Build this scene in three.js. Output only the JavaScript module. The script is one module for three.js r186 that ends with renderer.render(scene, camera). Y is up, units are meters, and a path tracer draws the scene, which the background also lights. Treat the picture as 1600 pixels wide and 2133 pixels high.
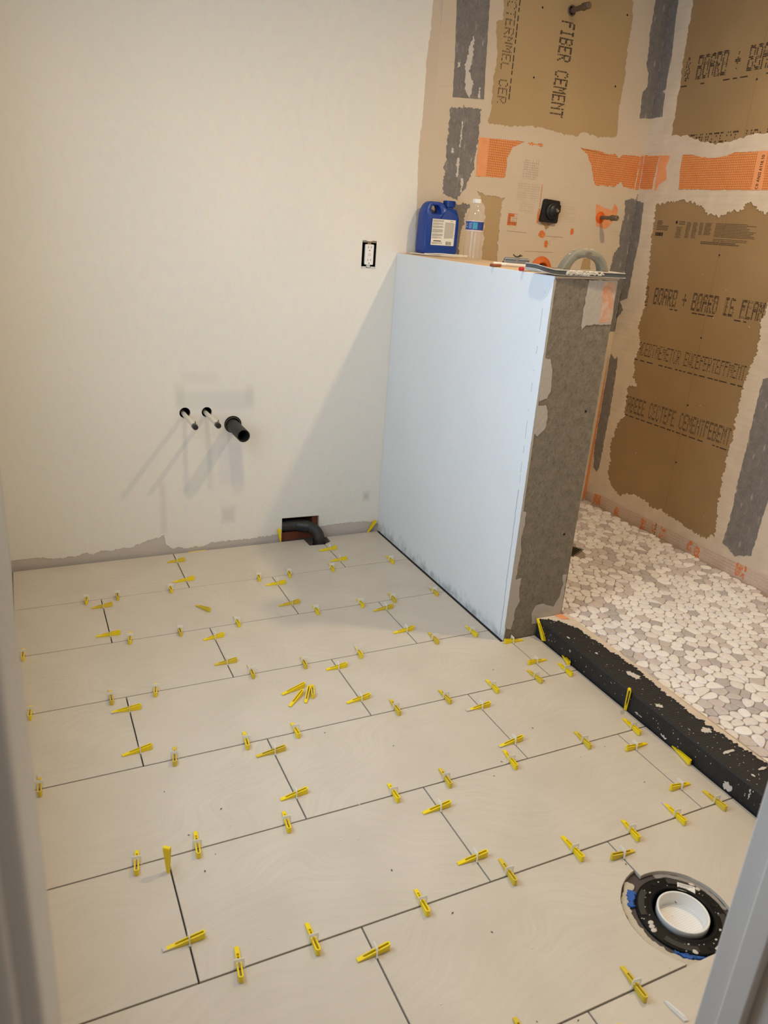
import * as THREE from 'three';
import { RoundedBoxGeometry } from 'three/addons/geometries/RoundedBoxGeometry.js';
import { RectAreaLightUniformsLib } from 'three/addons/lights/RectAreaLightUniformsLib.js';
import { mergeGeometries, mergeVertices, toCreasedNormals } from 'three/addons/utils/BufferGeometryUtils.js';
import { ImprovedNoise } from 'three/addons/math/ImprovedNoise.js';

// ------------------------------------------------------------------ camera, light, exposure
const scene = new THREE.Scene();
const camera = new THREE.PerspectiveCamera(67.742, 1600 / 2133, 0.02, 30);
camera.rotation.order = 'YXZ';
camera.rotation.set(-0.360562, -0.462934, 0.074227);
camera.position.set(-1.39048, 1.27776, 2.84128);
camera.focus = 2.7;
camera.userData.fStop = 7;
scene.add(camera);
scene.background = new THREE.Color(0x05060a);
const EXPOSURE = 0.158;
const WARM = new THREE.Color(1.0, 0.77, 0.48), DAY = new THREE.Color(0.61, 0.83, 1.08);
const LAMP_POWER = 30, LAMP_SIZE = 1.8, LAMP_Y = 2.44;
const LAMPS = [[0.6, 1.35, 'round recessed ceiling light above the pebbled shower', 1.1], [-0.83, 1.38, 'round recessed ceiling light above the tiled vanity floor', 0.55]];
const WINDOW_POWER = 33.5, HALL_POWER = 8;
const WIN = { z0: 1.05, z1: 1.98, y0: 0.6, y1: 1.75 };
RectAreaLightUniformsLib.init();
const windowLight = new THREE.RectAreaLight(DAY, WINDOW_POWER, WIN.z1 - WIN.z0 - 0.08, WIN.y1 - WIN.y0 - 0.08);
windowLight.position.set(-1.47, (WIN.y0 + WIN.y1) / 2, (WIN.z0 + WIN.z1) / 2);
windowLight.lookAt(2, (WIN.y0 + WIN.y1) / 2, (WIN.z0 + WIN.z1) / 2);
scene.add(windowLight);
const hallLight = new THREE.RectAreaLight(new THREE.Color(1.0, 0.88, 0.72), HALL_POWER, 0.8, 1.1);
hallLight.position.set(-1.05, 1.5, 4.06);
hallLight.lookAt(-1.05, 1.3, 0);
scene.add(hallLight);

// ------------------------------------------------------------------ helpers
function rng(seed) { let a = seed >>> 0; return () => { a = (a + 0x6d2b79f5) | 0; let t = Math.imul(a ^ (a >>> 15), 1 | a); t = (t + Math.imul(t ^ (t >>> 7), 61 | t)) ^ t; return ((t ^ (t >>> 14)) >>> 0) / 4294967296; }; }
const perlin = new ImprovedNoise();
const noise = (x, y, z = 0.37) => perlin.noise(x, y, z);
const fbm = (x, y, z = 0.37, o = 4) => { let s = 0, a = 0.5; for (let i = 0; i < o; i++) { s += a * noise(x, y, z + i * 7.3); x *= 2.03; y *= 2.03; a *= 0.5; } return s; };
const clamp = (v, a = 0, b = 1) => Math.min(b, Math.max(a, v));
const used = {};
function numbered(n) { const k = used[n] = (used[n] ?? -1) + 1; return k ? `${n}_${String(k).padStart(3, '0')}` : n; }
function obj(name, geos, mat, parent = scene) {
  const list = Array.isArray(geos) ? geos : [geos];
  const g = list.length === 1 ? list[0] : mergeGeometries(list.map(e => { const q = e.index ? e.toNonIndexed() : e; for (const k of Object.keys(q.attributes)) if (!['position', 'normal', 'uv'].includes(k)) q.deleteAttribute(k); return q; }));
  const m = new THREE.Mesh(g, mat);
  m.name = parent === scene ? numbered(name) : name;
  m.castShadow = m.receiveShadow = true;
  parent.add(m);
  return m;
}
function tag(o, label, category, group) { o.userData.label = label; o.userData.category = category; if (group) o.userData.group = group; return o; }
function thing(name, label, category, p = [0, 0, 0], turn = 0, group) {
  const o = new THREE.Group(); o.name = numbered(name); scene.add(o); o.position.set(...p); o.rotation.y = turn;
  return tag(o, label, category, group);
}
function structure(name, label) { const o = new THREE.Group(); o.name = name; o.userData.kind = 'structure'; if (label) o.userData.label = label; scene.add(o); return o; }
const box = (w, h, d, x = 0, y = 0, z = 0) => new THREE.BoxGeometry(w, h, d).translate(x, y, z);
const span = (x0, x1, y0, y1, z0, z1) => box(x1 - x0, y1 - y0, z1 - z0, (x0 + x1) / 2, (y0 + y1) / 2, (z0 + z1) / 2);
const rbox = (w, h, d, r, x = 0, y = 0, z = 0, s = 2) => new RoundedBoxGeometry(w, h, d, s, r).translate(x, y, z);
const cyl = (r0, r1, h, n = 24, open = false) => new THREE.CylinderGeometry(r0, r1, h, n, 1, open);
// torn, trowelled outline: edges subdivided and pushed in and out
function torn(pts, amp = 0.004, step = 0.007, seed = 1, tooth = 0.35) {
  const out = [], r = rng(seed * 977 + 5);
  for (let i = 0; i < pts.length; i++) {
    const [ax, ay] = pts[i], [bx, by] = pts[(i + 1) % pts.length], L = Math.hypot(bx - ax, by - ay), n = Math.max(1, Math.round(L / step));
    for (let k = 0; k < n; k++) {
      const t = k / n, x = ax + (bx - ax) * t, y = ay + (by - ay) * t, nx = (by - ay) / (L || 1), ny = -(bx - ax) / (L || 1);
      const d = amp * (1.5 * noise(x * 45, y * 45, seed) + tooth * (r() - 0.5) * 2);
      out.push([x + nx * d, y + ny * d]);
    }
  }
  return out;
}
function tornOpen(pts, amp, step, seed, tooth) { const t = torn(pts, amp, step, seed, tooth), L = pts.length, a = pts[L - 1], b = pts[0], n = Math.max(1, Math.round(Math.hypot(b[0] - a[0], b[1] - a[1]) / step)); return t.slice(0, t.length - n).concat([a]); }
const V2 = p => p.map(([x, y]) => new THREE.Vector2(x, y));
function slab(outline, holes = [], z0 = 0, depth = 0.001, bevel = 0) {
  const s = new THREE.Shape(V2(outline)); for (const h of holes) s.holes.push(new THREE.Path(V2(h)));
  const g = new THREE.ExtrudeGeometry(s, { depth: depth - 2 * bevel, bevelEnabled: bevel > 0, bevelSize: bevel, bevelThickness: bevel, bevelOffset: -bevel, bevelSegments: 1, curveSegments: 8 });
  return g.translate(0, 0, z0 + bevel);
}
const rect = (x0, x1, y0, y1) => [[x0, y0], [x1, y0], [x1, y1], [x0, y1]];
const ring = (cx, cy, r, n = 28, ry = r) => Array.from({ length: n }, (_, i) => [cx + r * Math.cos(i / n * 2 * Math.PI), cy + ry * Math.sin(i / n * 2 * Math.PI)]);
function planarUV(g, x0, y0, w, h) { const p = g.attributes.position, u = g.attributes.uv; for (let i = 0; i < p.count; i++) u.setXY(i, (p.getX(i) - x0) / w, (p.getY(i) - y0) / h); return g; }
function floorUV(g, s) { const p = g.attributes.position, u = g.attributes.uv; for (let i = 0; i < p.count; i++) u.setXY(i, p.getX(i) / s, p.getZ(i) / s); return g; }
const flat = g => g.rotateX(-Math.PI / 2);                     // (x, y) drawn outlines laid down as (x, -z)
const laid = pts => pts.map(([x, z]) => [x, -z]);
const tube = (pts, r, n = 24, seg = 10, closed = false) => new THREE.TubeGeometry(new THREE.CatmullRomCurve3(pts.map(p => new THREE.Vector3(...p)), closed), n, r, seg, closed);
const lathe = (pts, n = 32) => new THREE.LatheGeometry(pts.map(([r, y]) => new THREE.Vector2(r, y)), n);

// ------------------------------------------------------------------ textures
function dataTex(w, h, fn, srgb = true) {
  const d = new Uint8Array(w * h * 4);
  for (let y = 0; y < h; y++) for (let x = 0; x < w; x++) { const c = fn(x / w, y / h, x, y), i = (y * w + x) * 4; d[i] = clamp(c[0], 0, 255); d[i + 1] = clamp(c[1], 0, 255); d[i + 2] = clamp(c[2], 0, 255); d[i + 3] = 255; }
  const t = new THREE.DataTexture(d, w, h, THREE.RGBAFormat); t.magFilter = THREE.LinearFilter; t.minFilter = THREE.LinearFilter; t.wrapS = t.wrapT = THREE.RepeatWrapping;
  if (srgb) t.colorSpace = THREE.SRGBColorSpace; t.needsUpdate = true; return t;
}
function canvasTex(w, h, paint) {
  const c = document.createElement('canvas'); c.width = w; c.height = h; const x = c.getContext('2d'); paint(x, w, h);
  const t = new THREE.CanvasTexture(c); t.colorSpace = THREE.SRGBColorSpace; t.wrapS = t.wrapT = THREE.RepeatWrapping; return t;
}
const rgb = (r, g, b, a = 1) => `rgba(${Math.round(r)},${Math.round(g)},${Math.round(b)},${a})`;
function speckle(c, w, h, n, colors, seed, r0 = 0.5, r1 = 1.6, a = 0.35) { const r = rng(seed); for (let i = 0; i < n; i++) { const q = colors[Math.floor(r() * colors.length)]; c.fillStyle = rgb(...q, a * (0.4 + 0.6 * r())); const s = r0 + (r1 - r0) * r(); c.fillRect(r() * w, r() * h, s, s); } }
function blotches(c, w, h, n, colors, seed, r0, r1, a) {
  const r = rng(seed);
  for (let i = 0; i < n; i++) { const q = colors[Math.floor(r() * colors.length)], x = r() * w, y = r() * h, s = r0 + (r1 - r0) * r(), g = c.createRadialGradient(x, y, 0, x, y, s); g.addColorStop(0, rgb(...q, a)); g.addColorStop(1, rgb(...q, 0)); c.fillStyle = g; c.fillRect(x - s, y - s, 2 * s, 2 * s); }
}
// 5 x 7 dot matrix letters, printed by an inkjet head as the board passes
const FONT = { F: '1f101e10101010', I: '0e04040404040e', B: '1e11111e11111e', E: '1f10101e10101f', R: '1e11111e141211', C: '0e11101010110e', M: '111b1515111111', N: '11191513111111', T: '1f040404040404', A: '0e11111f111111', K: '1112141814 1211'.replace(' ', ''), L: '1010101010101f', S: '0f10100e01011e', O: '0e11111111110e', D: '1e11111111111e', W: '11111115151b11', P: '1e11111e101010', '&': '0c12140a15120d', '+': '0004041f040400', ' ': '00000000000000', '-': '0000001f000000' };
function dotText(c, s, x0, y0, px, py, ink, opt = {}) {
  const r = rng(opt.seed ?? 3);
  for (let i = 0; i < s.length; i++) {
    const f = FONT[s[i]] ?? FONT[' '];
    for (let j = 0; j < 7; j++) { const row = parseInt(f.slice(2 * j, 2 * j + 2), 16);
      for (let k = 0; k < 5; k++) if (row >> (4 - k) & 1) { c.fillStyle = ink; const n = opt.split ?? 1; for (let q = 0; q < n; q++) { if (r() < 0.08) continue; c.fillRect(x0 + (i * 6 + k) * px + (r() - 0.5) * 0.6, y0 + (j + q / n) * py + (r() - 0.5) * 0.6, px * (opt.dw ?? 0.8), py * (opt.dh ?? 0.45) / n * (0.8 + 0.5 * r())); } } }
  }
}
const std = o => new THREE.MeshStandardMaterial({ roughness: 0.7, ...o });
const phys = o => new THREE.MeshPhysicalMaterial({ roughness: 0.5, ...o });
const srgb = (r, g, b) => new THREE.Color().setRGB(r / 255, g / 255, b / 255, THREE.SRGBColorSpace);

// ------------------------------------------------------------------ measures of the room
const X0 = -1.475, XR = 1.163, ZF = 2.425, CEIL = 2.46, PONY_Z = 1.017, PONY_H = 1.174, PAN_Y = 0.042;
const OUT = { // outlines in metres on their own plane: back wall (x, y), right wall (z, y), half wall end (x, y)
  boardA: [[0.357,2.171],[0.368,2.083],[0.371,2.022],[0.341,2.010],[0.354,1.949],[0.365,1.903],[0.358,1.830],[0.361,1.716],[0.351,1.678],[0.361,1.672],[0.450,1.670],[0.563,1.683],[0.623,1.680],[0.709,1.670],[0.783,1.669],[0.814,1.687],[0.894,1.679],[0.995,1.687],[0.994,1.729],[0.982,1.789],[0.986,1.854],[0.990,1.921],[0.978,2.006],[0.983,2.073],[0.982,2.116],[0.969,2.180],[0.966,2.277]],
  boardB: [[0.336,1.425],[0.388,1.413],[0.432,1.409],[0.456,1.402],[0.477,1.421],[0.465,1.403],[0.459,1.353],[0.462,1.266],[0.469,1.168],[0.458,0.976],[0.386,0.974],[0.390,1.174],[0.389,1.232],[0.386,1.339],[0.374,1.376],[0.360,1.398]],
  boardC: [[0.910,1.161],[0.920,1.192],[0.956,1.200],[0.988,1.071],[0.915,1.069]],
  tapeA: [[0.160,2.137],[0.167,2.050],[0.181,1.878],[0.186,1.741],[0.323,1.749],[0.316,1.870],[0.306,2.055],[0.296,2.161]],
  tapeB: [[0.182,1.707],[0.182,1.668],[0.179,1.598],[0.180,1.476],[0.181,1.406],[0.245,1.388],[0.285,1.442],[0.311,1.505],[0.309,1.541],[0.314,1.593],[0.315,1.629],[0.315,1.664],[0.319,1.716],[0.279,1.713],[0.257,1.717],[0.226,1.710]],
  smearA: [[0.235,1.904],[0.227,1.857],[0.231,1.806],[0.237,1.775],[0.246,1.755],[0.259,1.748],[0.269,1.764],[0.268,1.804],[0.258,1.822],[0.249,1.832],[0.253,1.861],[0.256,1.904],[0.252,1.950]],
  orangeA: [[0.319,1.618],[0.533,1.624],[0.478,1.597],[0.460,1.556],[0.461,1.490],[0.447,1.482],[0.324,1.479]],
  orangeB: [[0.550,1.622],[0.625,1.624],[0.622,1.617],[0.561,1.614]],
  orangeC: [[0.811,1.629],[0.851,1.612],[0.884,1.566],[0.916,1.495],[0.995,1.497],[1.023,1.496],[1.057,1.520],[1.079,1.499],[1.137,1.496],[1.138,1.549],[1.145,1.626],[1.106,1.626],[1.043,1.623],[1.026,1.607],[1.005,1.624],[0.961,1.620],[0.897,1.628]],
  tapeC: [[1.067,2.294],[1.078,2.198],[1.081,2.165],[1.080,2.089],[1.087,2.029],[1.089,1.976],[1.109,1.937],[1.115,1.891],[1.094,1.869],[1.096,1.825],[1.102,1.772],[1.162,1.777],[1.162,2.208],[1.162,2.306]],
  tapeD: [[0.001,1.778],[0.067,1.779],[0.058,1.870],[0.041,1.877],[0.059,1.882],[0.057,1.937],[0.060,2.002],[0.052,2.073],[0.045,2.126],[0.042,2.204],[0.041,2.303],[0.001,2.318]],
  tapeE: [[0.256,1.371],[0.314,1.373],[0.303,1.355],[0.293,1.338],[0.288,1.310],[0.282,1.283],[0.275,1.260],[0.277,1.218],[0.277,1.181],[0.212,1.178],[0.202,1.367]],
  tapeF: [[1.162,1.485],[1.162,1.457],[1.099,1.448],[1.110,1.387],[1.100,1.331],[1.109,1.257],[1.080,1.216],[1.078,1.164],[1.069,0.988],[1.113,0.880],[1.162,0.881],[1.162,1.036],[1.162,1.286]],
  tapeG: [[0.001,1.451],[0.046,1.443],[0.060,1.302],[0.052,1.170],[0.051,1.035],[0.001,1.019],[0.037,0.984],[0.001,0.936],[0.001,0.879],[0.001,1.035],[0.001,1.286]],
  tapeH: [[0.008,0.776],[0.038,0.757],[0.050,0.773],[0.060,0.721],[0.067,0.529],[0.063,0.395],[0.061,0.228],[0.048,0.204],[0.023,0.216],[-0.014,0.304],[-0.023,0.440],[-0.014,0.641],[-0.019,0.751]],
  orangeD: [[1.142,0.762],[1.137,0.666],[1.135,0.566],[1.135,0.367],[1.137,0.145],[1.143,0.036],[1.161,0.049],[1.161,0.318],[1.160,0.584],[1.155,0.757]],
  patchStub: [[0.940,1.421],[0.946,1.392],[0.960,1.334],[1.010,1.323],[1.042,1.349],[1.063,1.380],[1.065,1.408],[1.041,1.430],[1.031,1.402],[0.997,1.407]],
  boardR: [[0.132,2.300],[0.124,2.189],[0.125,2.132],[0.125,2.065],[0.126,1.989],[0.129,1.938],[0.138,1.885],[0.133,1.846],[0.137,1.793],[0.136,1.753],[0.138,1.701],[0.202,1.702],[0.235,1.695],[0.294,1.676],[0.387,1.659],[0.442,1.663],[0.508,1.672],[0.554,1.684],[0.623,1.682],[0.744,1.680],[0.667,2.186]],
  boardS: [[0.122,1.438],[0.192,1.446],[0.234,1.457],[0.333,1.447],[0.373,1.429],[0.412,1.409],[0.439,1.400],[0.486,1.399],[0.535,1.412],[0.578,1.420],[0.596,1.442],[0.647,1.438],[0.672,1.414],[0.701,1.412],[0.780,1.426],[0.783,1.222],[0.791,1.087],[0.782,1.037],[0.797,0.953],[0.792,0.896],[0.774,0.804],[0.774,0.718],[0.775,0.643],[0.779,0.561],[0.773,0.486],[0.780,0.396],[0.787,0.290],[0.806,0.163],[0.754,0.133],[0.697,0.136],[0.637,0.147],[0.569,0.150],[0.488,0.165],[0.445,0.152],[0.373,0.175],[0.307,0.171],[0.219,0.140],[0.146,0.181],[0.121,0.224],[0.125,0.289],[0.102,0.365],[0.127,0.427],[0.131,0.478],[0.165,0.511],[0.153,0.658],[0.210,0.663],[0.176,0.697],[0.161,0.781],[0.182,0.830],[0.152,0.922],[0.162,1.012],[0.152,1.145],[0.128,1.323],[0.123,1.405]],
  tapeR: [[0.850,0.828],[0.852,0.662],[0.853,0.447],[0.857,0.260],[0.851,0.153],[0.921,0.123],[0.991,0.156],[1.001,0.393],[1.025,0.667],[0.984,0.871]],
  orangeE: [[0.003,1.631],[0.089,1.629],[0.082,1.495],[0.007,1.500]],
  orangeF: [[0.093,1.629],[0.155,1.627],[0.143,1.584],[0.159,1.536],[0.116,1.518],[0.111,1.493],[0.097,1.493]],
  orangeG: [[0.225,1.628],[0.291,1.623],[0.337,1.613],[0.399,1.609],[0.458,1.615],[0.490,1.625],[0.587,1.623],[0.741,1.624],[0.761,1.490],[0.607,1.491],[0.238,1.495],[0.225,1.582]],
  orangeText: [[0.598,1.624],[0.640,1.624],[0.651,1.491],[0.604,1.491]],
  membraneTop: [[0.016,0.081],[0.128,0.103],[0.779,0.094],[1.083,0.108]],
  coatA: [[-0.001,0.944],[0.029,0.941],[0.041,0.897],[0.045,0.844],[0.035,0.823],[0.007,0.815]],
  coatB: [[0.004,0.800],[0.035,0.803],[0.048,0.771],[0.045,0.728],[0.021,0.707],[0.006,0.717]],
  coatC: [[0.006,0.464],[0.019,0.460],[0.021,0.416],[0.013,0.373],[0.021,0.327],[0.017,0.224],[0.037,0.227],[0.037,0.168],[0.046,0.142],[0.032,0.112],[0.034,0.076],[0.026,0.038],[0.008,0.045],[0.002,0.217],[0.004,0.374]],
  coatD: [[0.104,0.087],[0.117,0.114],[0.142,0.116],[0.192,0.098],[0.210,0.129],[0.217,0.173],[0.209,0.216],[0.225,0.214],[0.241,0.040],[0.111,0.044]],
  patchEnd: [[0.125,1.173],[0.229,1.179],[0.233,1.043],[0.182,1.042],[0.140,1.039],[0.124,1.025],[0.121,1.076],[0.123,1.138]],
  stainEnd: [[0.178,1.175],[0.223,1.176],[0.228,1.048],[0.186,1.049]],
  paintEdge: [[0.068,2.121],[0.071,2.035],[0.072,1.946],[0.064,1.854],[0.067,1.682],[0.060,1.568],[0.065,1.451],[0.072,1.332],[0.080,1.117]],
  mudEdge: [[0.100,2.127],[0.104,2.040],[0.118,1.892],[0.119,1.768],[0.121,1.656],[0.129,1.524],[0.128,1.405],[0.133,1.318],[0.140,1.120]],
  bareEdge: [[-1.469,0.041],[-1.383,0.038],[-1.334,0.026],[-1.251,0.029],[-1.156,0.035],[-1.059,0.038],[-0.959,0.065],[-0.927,0.077],[-0.920,0.031],[-0.896,0.014],[-0.782,0.009],[-0.743,0.023],[-0.624,0.022],[-0.502,0.025],[-0.449,0.028],[-0.443,0.028],[-0.441,0.108],[-0.282,0.094],[-0.271,0.044],[-0.155,0.048],[-0.063,0.045],[0.008,0.028]],
};
const SCREW = {
  back: [[0.542,2.087],[0.951,2.126],[0.541,1.852],[0.947,1.872]],
  right: [[0.519,1.868],[0.519,1.253],[0.516,0.930],[0.521,0.649],[0.524,0.397]],
  end: [[0.191,0.778],[0.186,0.366]],
};

// ------------------------------------------------------------------ materials
const paintTex = canvasTex(1024, 1024, (c, w, h) => {   // wall x -1.475..0.125, y 0..2.46: cream paint with thin spots and skim-coat patches
  c.fillStyle = '#e9e4da'; c.fillRect(0, 0, w, h);
  blotches(c, w, h, 260, [[236, 232, 224], [226, 221, 210], [238, 230, 222], [222, 222, 216]], 4, 40, 170, 0.16);
  const X = x => (x + 1.475) / 1.6 * w, Y = y => h - y / 2.46 * h;
  c.save(); c.filter = 'none';
  const soft = (x0, x1, y0, y1, q, a) => { for (let i = 0; i < 7; i++) { c.fillStyle = rgb(...q, a / 7); const e = i * 1.6; c.fillRect(X(x0) - e, Y(y1) - e, X(x1) - X(x0) + 2 * e, Y(y0) - Y(y1) + 2 * e); } };
  soft(-0.855, -0.585, 0.585, 0.628, [196, 188, 190], 0.34); soft(-0.865, -0.845, 0.6, 0.66, [190, 186, 184], 0.25); soft(-0.597, -0.58, 0.6, 0.65, [190, 186, 184], 0.25);
  soft(-0.84, -0.72, 0.69, 0.7, [190, 186, 180], 0.2); soft(-0.69, -0.655, 0.12, 0.155, [170, 168, 162], 0.35); soft(-0.93, -0.925, 0.1, 0.28, [186, 182, 175], 0.25);
  soft(-0.7, -0.62, 0.28, 0.42, [212, 210, 200], 0.3); soft(-0.07, -0.062, 0.16, 0.168, [150, 146, 135], 0.4);
  c.restore();
  speckle(c, w, h, 5000, [[250, 248, 240], [214, 208, 196]], 6, 0.6, 1.6, 0.22);
});
const ponyTex = canvasTex(1024, 1024, (c, w, h) => {   // half wall side: z 0..1.017 to the right, y 0..1.174
  c.fillStyle = '#e3eaf1'; c.fillRect(0, 0, w, h);
  blotches(c, w, h, 160, [[233, 239, 245], [216, 224, 232], [228, 232, 236]], 14, 50, 190, 0.14);
  const r = rng(5);
  for (let i = 0; i < 300; i++) {   // grey-green scuffs along the foot
    const x = r() * w, k = 0.25 + 0.75 * clamp(0.5 + 1.4 * fbm(x / 90, 3.1)), y = h - 4 - r() * r() * 64 * k, s = 4 + 16 * r(), g = c.createRadialGradient(x, y, 0, x, y, s);
    g.addColorStop(0, rgb(126, 140, 140, 0.13)); g.addColorStop(1, rgb(116, 130, 130, 0)); c.fillStyle = g; c.fillRect(x - s, y - s, 2 * s, 2 * s);
  }
  c.strokeStyle = 'rgba(30,36,56,0.85)';   // hairline crack beside the corner bead
  for (let y = 0.02 * h; y < 0.99 * h; y += 5) { const t = y / h; if (t < 0.55 && noise(t * 40, 2.2) < 0.05) continue; c.lineWidth = t < 0.55 ? 0.7 : 1.4; c.beginPath(); const cx = q => w * (1 - 0.012 - 0.022 * clamp(1.25 - q / h * 0.9)) + 2 * noise(q / 24, 7.1); c.moveTo(cx(y), y); c.lineTo(cx(y + 5), y + 5); c.stroke(); }
});
const mortarTex = dataTex(512, 512, (u, v) => { const n = fbm(u * 9, v * 11, 2.2, 4), m = fbm(u * 60, v * 60, 4.4, 3), q = fbm(u * 26, v * 14, 8.1, 3); const d = q > 0.16 ? 12 * Math.min(1, (q - 0.13) * 8) : 0; return [130 + n * 18 + m * 16 - d, 119 + n * 17 + m * 16 - d, 102 + n * 16 + m * 15 - d]; });
const mortarBump = dataTex(512, 512, (u, v) => { const q = fbm(u * 26, v * 14, 8.1, 4), m = fbm(u * 80, v * 80, 1.4, 2); const k = 128 + q * 150 + m * 50; return [k, k, k]; }, false);
const thinTex = dataTex(512, 512, (u, v) => { const n = fbm(u * 7, v * 5, 12.2, 4), s = fbm(u * 3, v * 46, 3.3, 3); const k = n * 16 + s * 9; return [215 + k, 200 + k, 181 + k * 0.9]; });
const thinBump = dataTex(512, 512, (u, v) => { const k = 128 + 90 * fbm(u * 6, v * 30, 5.5, 4) + 60 * fbm(u * 12, v * 10, 1.5, 3); return [k, k, k]; }, false);
const tapeTex = dataTex(512, 512, (u, v) => { const n = fbm(u * 70, v * 18, 6.2, 3), m = fbm(u * 6, v * 6, 2.2, 3), w = Math.max(0, fbm(u * 16, v * 5, 9.2, 3) - 0.2) * 120; return [126 + n * 26 + m * 16 + w, 120 + n * 26 + m * 16 + w, 116 + n * 26 + m * 14 + w]; });
const gridTex = canvasTex(512, 512, (c, w, h) => { c.fillStyle = '#e8985a'; c.fillRect(0, 0, w, h); blotches(c, w, h, 60, [[240, 164, 104], [222, 128, 66]], 3, 20, 80, 0.25); c.fillStyle = 'rgba(128,56,26,0.85)'; for (let i = 0; i < 16; i++) { c.fillRect(i * 32, 0, 4, h); c.fillRect(0, i * 32, w, 4); } });
gridTex.repeat.set(1 / 0.136, 1 / 0.136);
const plainOrangeTex = canvasTex(256, 256, (c, w, h) => { c.fillStyle = '#ea9f6c'; c.fillRect(0, 0, w, h); blotches(c, w, h, 40, [[240, 168, 122], [222, 136, 84]], 9, 10, 60, 0.3); });
const woodTex = dataTex(256, 256, (u, v) => { const k = fbm(u * 4, v * 40, 3.1, 4) * 50; return [122 + k, 62 + k * 0.7, 36 + k * 0.5]; });
const M = {
  paint: std({ map: paintTex, roughness: 0.62 }), pony: std({ map: ponyTex, roughness: 0.6 }),
  white: std({ color: srgb(232, 230, 226), roughness: 0.6 }), offWhite: std({ color: srgb(204, 200, 192), roughness: 0.7 }), trim: std({ color: srgb(198, 193, 188), roughness: 0.42 }),
  drywall: std({ color: srgb(198, 187, 177), roughness: 0.9 }), compound: std({ color: srgb(208, 190, 168), roughness: 0.85 }),
  mortar: std({ map: mortarTex, bumpMap: mortarBump, bumpScale: 0.002, roughness: 0.95 }), mortarPale: std({ color: srgb(183, 173, 160), bumpMap: mortarBump, bumpScale: 0.0012, roughness: 0.9 }),
  thin: std({ map: thinTex, bumpMap: thinBump, bumpScale: 0.0012, roughness: 0.85 }), smear: std({ color: srgb(206, 198, 188), roughness: 0.9 }),
  tape: std({ map: tapeTex, roughness: 0.9 }), grid: std({ map: gridTex, roughness: 0.75 }), orange: std({ map: plainOrangeTex, roughness: 0.75 }), seal: std({ color: srgb(226, 96, 14), roughness: 0.55 }),
  cement: std({ color: srgb(82, 74, 70), roughness: 0.95 }), wood: std({ map: woodTex, roughness: 0.8 }), cavity: std({ color: srgb(58, 50, 44), roughness: 1 }),
  abs: std({ color: srgb(28, 28, 30), roughness: 0.42 }), absDirty: std({ color: srgb(42, 40, 39), roughness: 0.6 }), rubber: std({ color: srgb(18, 18, 19), roughness: 0.7 }),
  pex: std({ color: srgb(226, 222, 212), roughness: 0.4 }), metal: std({ color: srgb(196, 196, 196), roughness: 0.32, metalness: 0.95 }), steel: std({ color: srgb(150, 148, 140), roughness: 0.45, metalness: 0.9 }),
  brass: std({ color: srgb(168, 138, 84), roughness: 0.45, metalness: 0.8 }), oldBrass: std({ color: srgb(120, 106, 88), roughness: 0.65, metalness: 0.55 }),
  yellow: phys({ color: srgb(242, 214, 18), roughness: 0.42 }), yellowOld: std({ color: srgb(220, 192, 52), roughness: 0.6 }), clip: phys({ color: srgb(252, 252, 250), roughness: 0.75, transmission: 0.55, thickness: 0 }),
  plastic: std({ color: srgb(238, 236, 230), roughness: 0.38 }), dark: std({ color: srgb(12, 11, 10), roughness: 0.9 }),
};
for (const t of [mortarTex, mortarBump]) t.repeat.set(4.2, 4.2);
for (const t of [thinTex, thinBump]) t.repeat.set(2.2, 2.2);
tapeTex.repeat.set(5, 5); plainOrangeTex.repeat.set(6, 6); woodTex.repeat.set(4, 4);

// ------------------------------------------------------------------ the room shell
const flr = structure('floor', 'mortar bed below the large cream floor tiles');
obj('mortar_bed', slab(laid([[-2.35, -0.14], [-2.35, 4.2], [0.13, 4.2], [0.13, -0.14]]), [ring(-0.255, -2.075, 0.066, 40), ring(-0.298, -0.063, 0.03, 24)], -0.1, 0.0895).rotateX(-Math.PI / 2), M.cement, flr);
obj('ceiling', [span(-2.35, 1.3, CEIL, CEIL + 0.1, -0.14, 4.2)], M.white).userData.kind = 'structure';
{ const g = slab(rect(-0.14, ZF + 0.0, -0.1, CEIL), [rect(WIN.z0, WIN.z1, WIN.y0, WIN.y1)], 0, 0.12).rotateY(-Math.PI / 2).translate(X0, 0, 0); obj('wall_left', g, M.offWhite).userData.kind = 'structure'; }
{ // frosted daylight window in the left wall, out of the picture
  const w = structure('window_1', 'frosted white-framed window in the left wall');
  const zc = (WIN.z0 + WIN.z1) / 2, yc = (WIN.y0 + WIN.y1) / 2, W = WIN.z1 - WIN.z0, H = WIN.y1 - WIN.y0;
  for (const [y, z, h, d] of [[WIN.y0 + 0.02, zc, 0.04, W], [WIN.y1 - 0.02, zc, 0.04, W], [yc, WIN.z0 + 0.02, H - 0.08, 0.04], [yc, WIN.z1 - 0.02, H - 0.08, 0.04]]) obj('frame', rbox(0.05, h, d, 0.004, X0 - 0.05, y, z), M.white, w);
  obj('pane', box(0.006, H - 0.08, W - 0.08, X0 - 0.05, yc, zc), std({ color: 0xdfe6ee, roughness: 0.7, emissive: DAY, emissiveIntensity: 3 }), w);
}
{ const s = slab(rect(X0 - 0.12, XR + 0.12, -0.1, CEIL), [[[-1.44, -0.02], [-0.664, -0.02], [-0.664, 2.06], [-1.44, 2.06]]], ZF, 0.19); obj('wall_front', s, M.offWhite).userData.kind = 'structure'; }
for (const [n, g] of [['wall_hall_left', span(-2.35, -2.25, -0.1, CEIL, ZF + 0.19, 4.2)], ['wall_hall_right', span(0.1, 0.2, -0.1, CEIL, ZF + 0.19, 4.2)]]) obj(n, g, M.white).userData.kind = 'structure';
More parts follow.
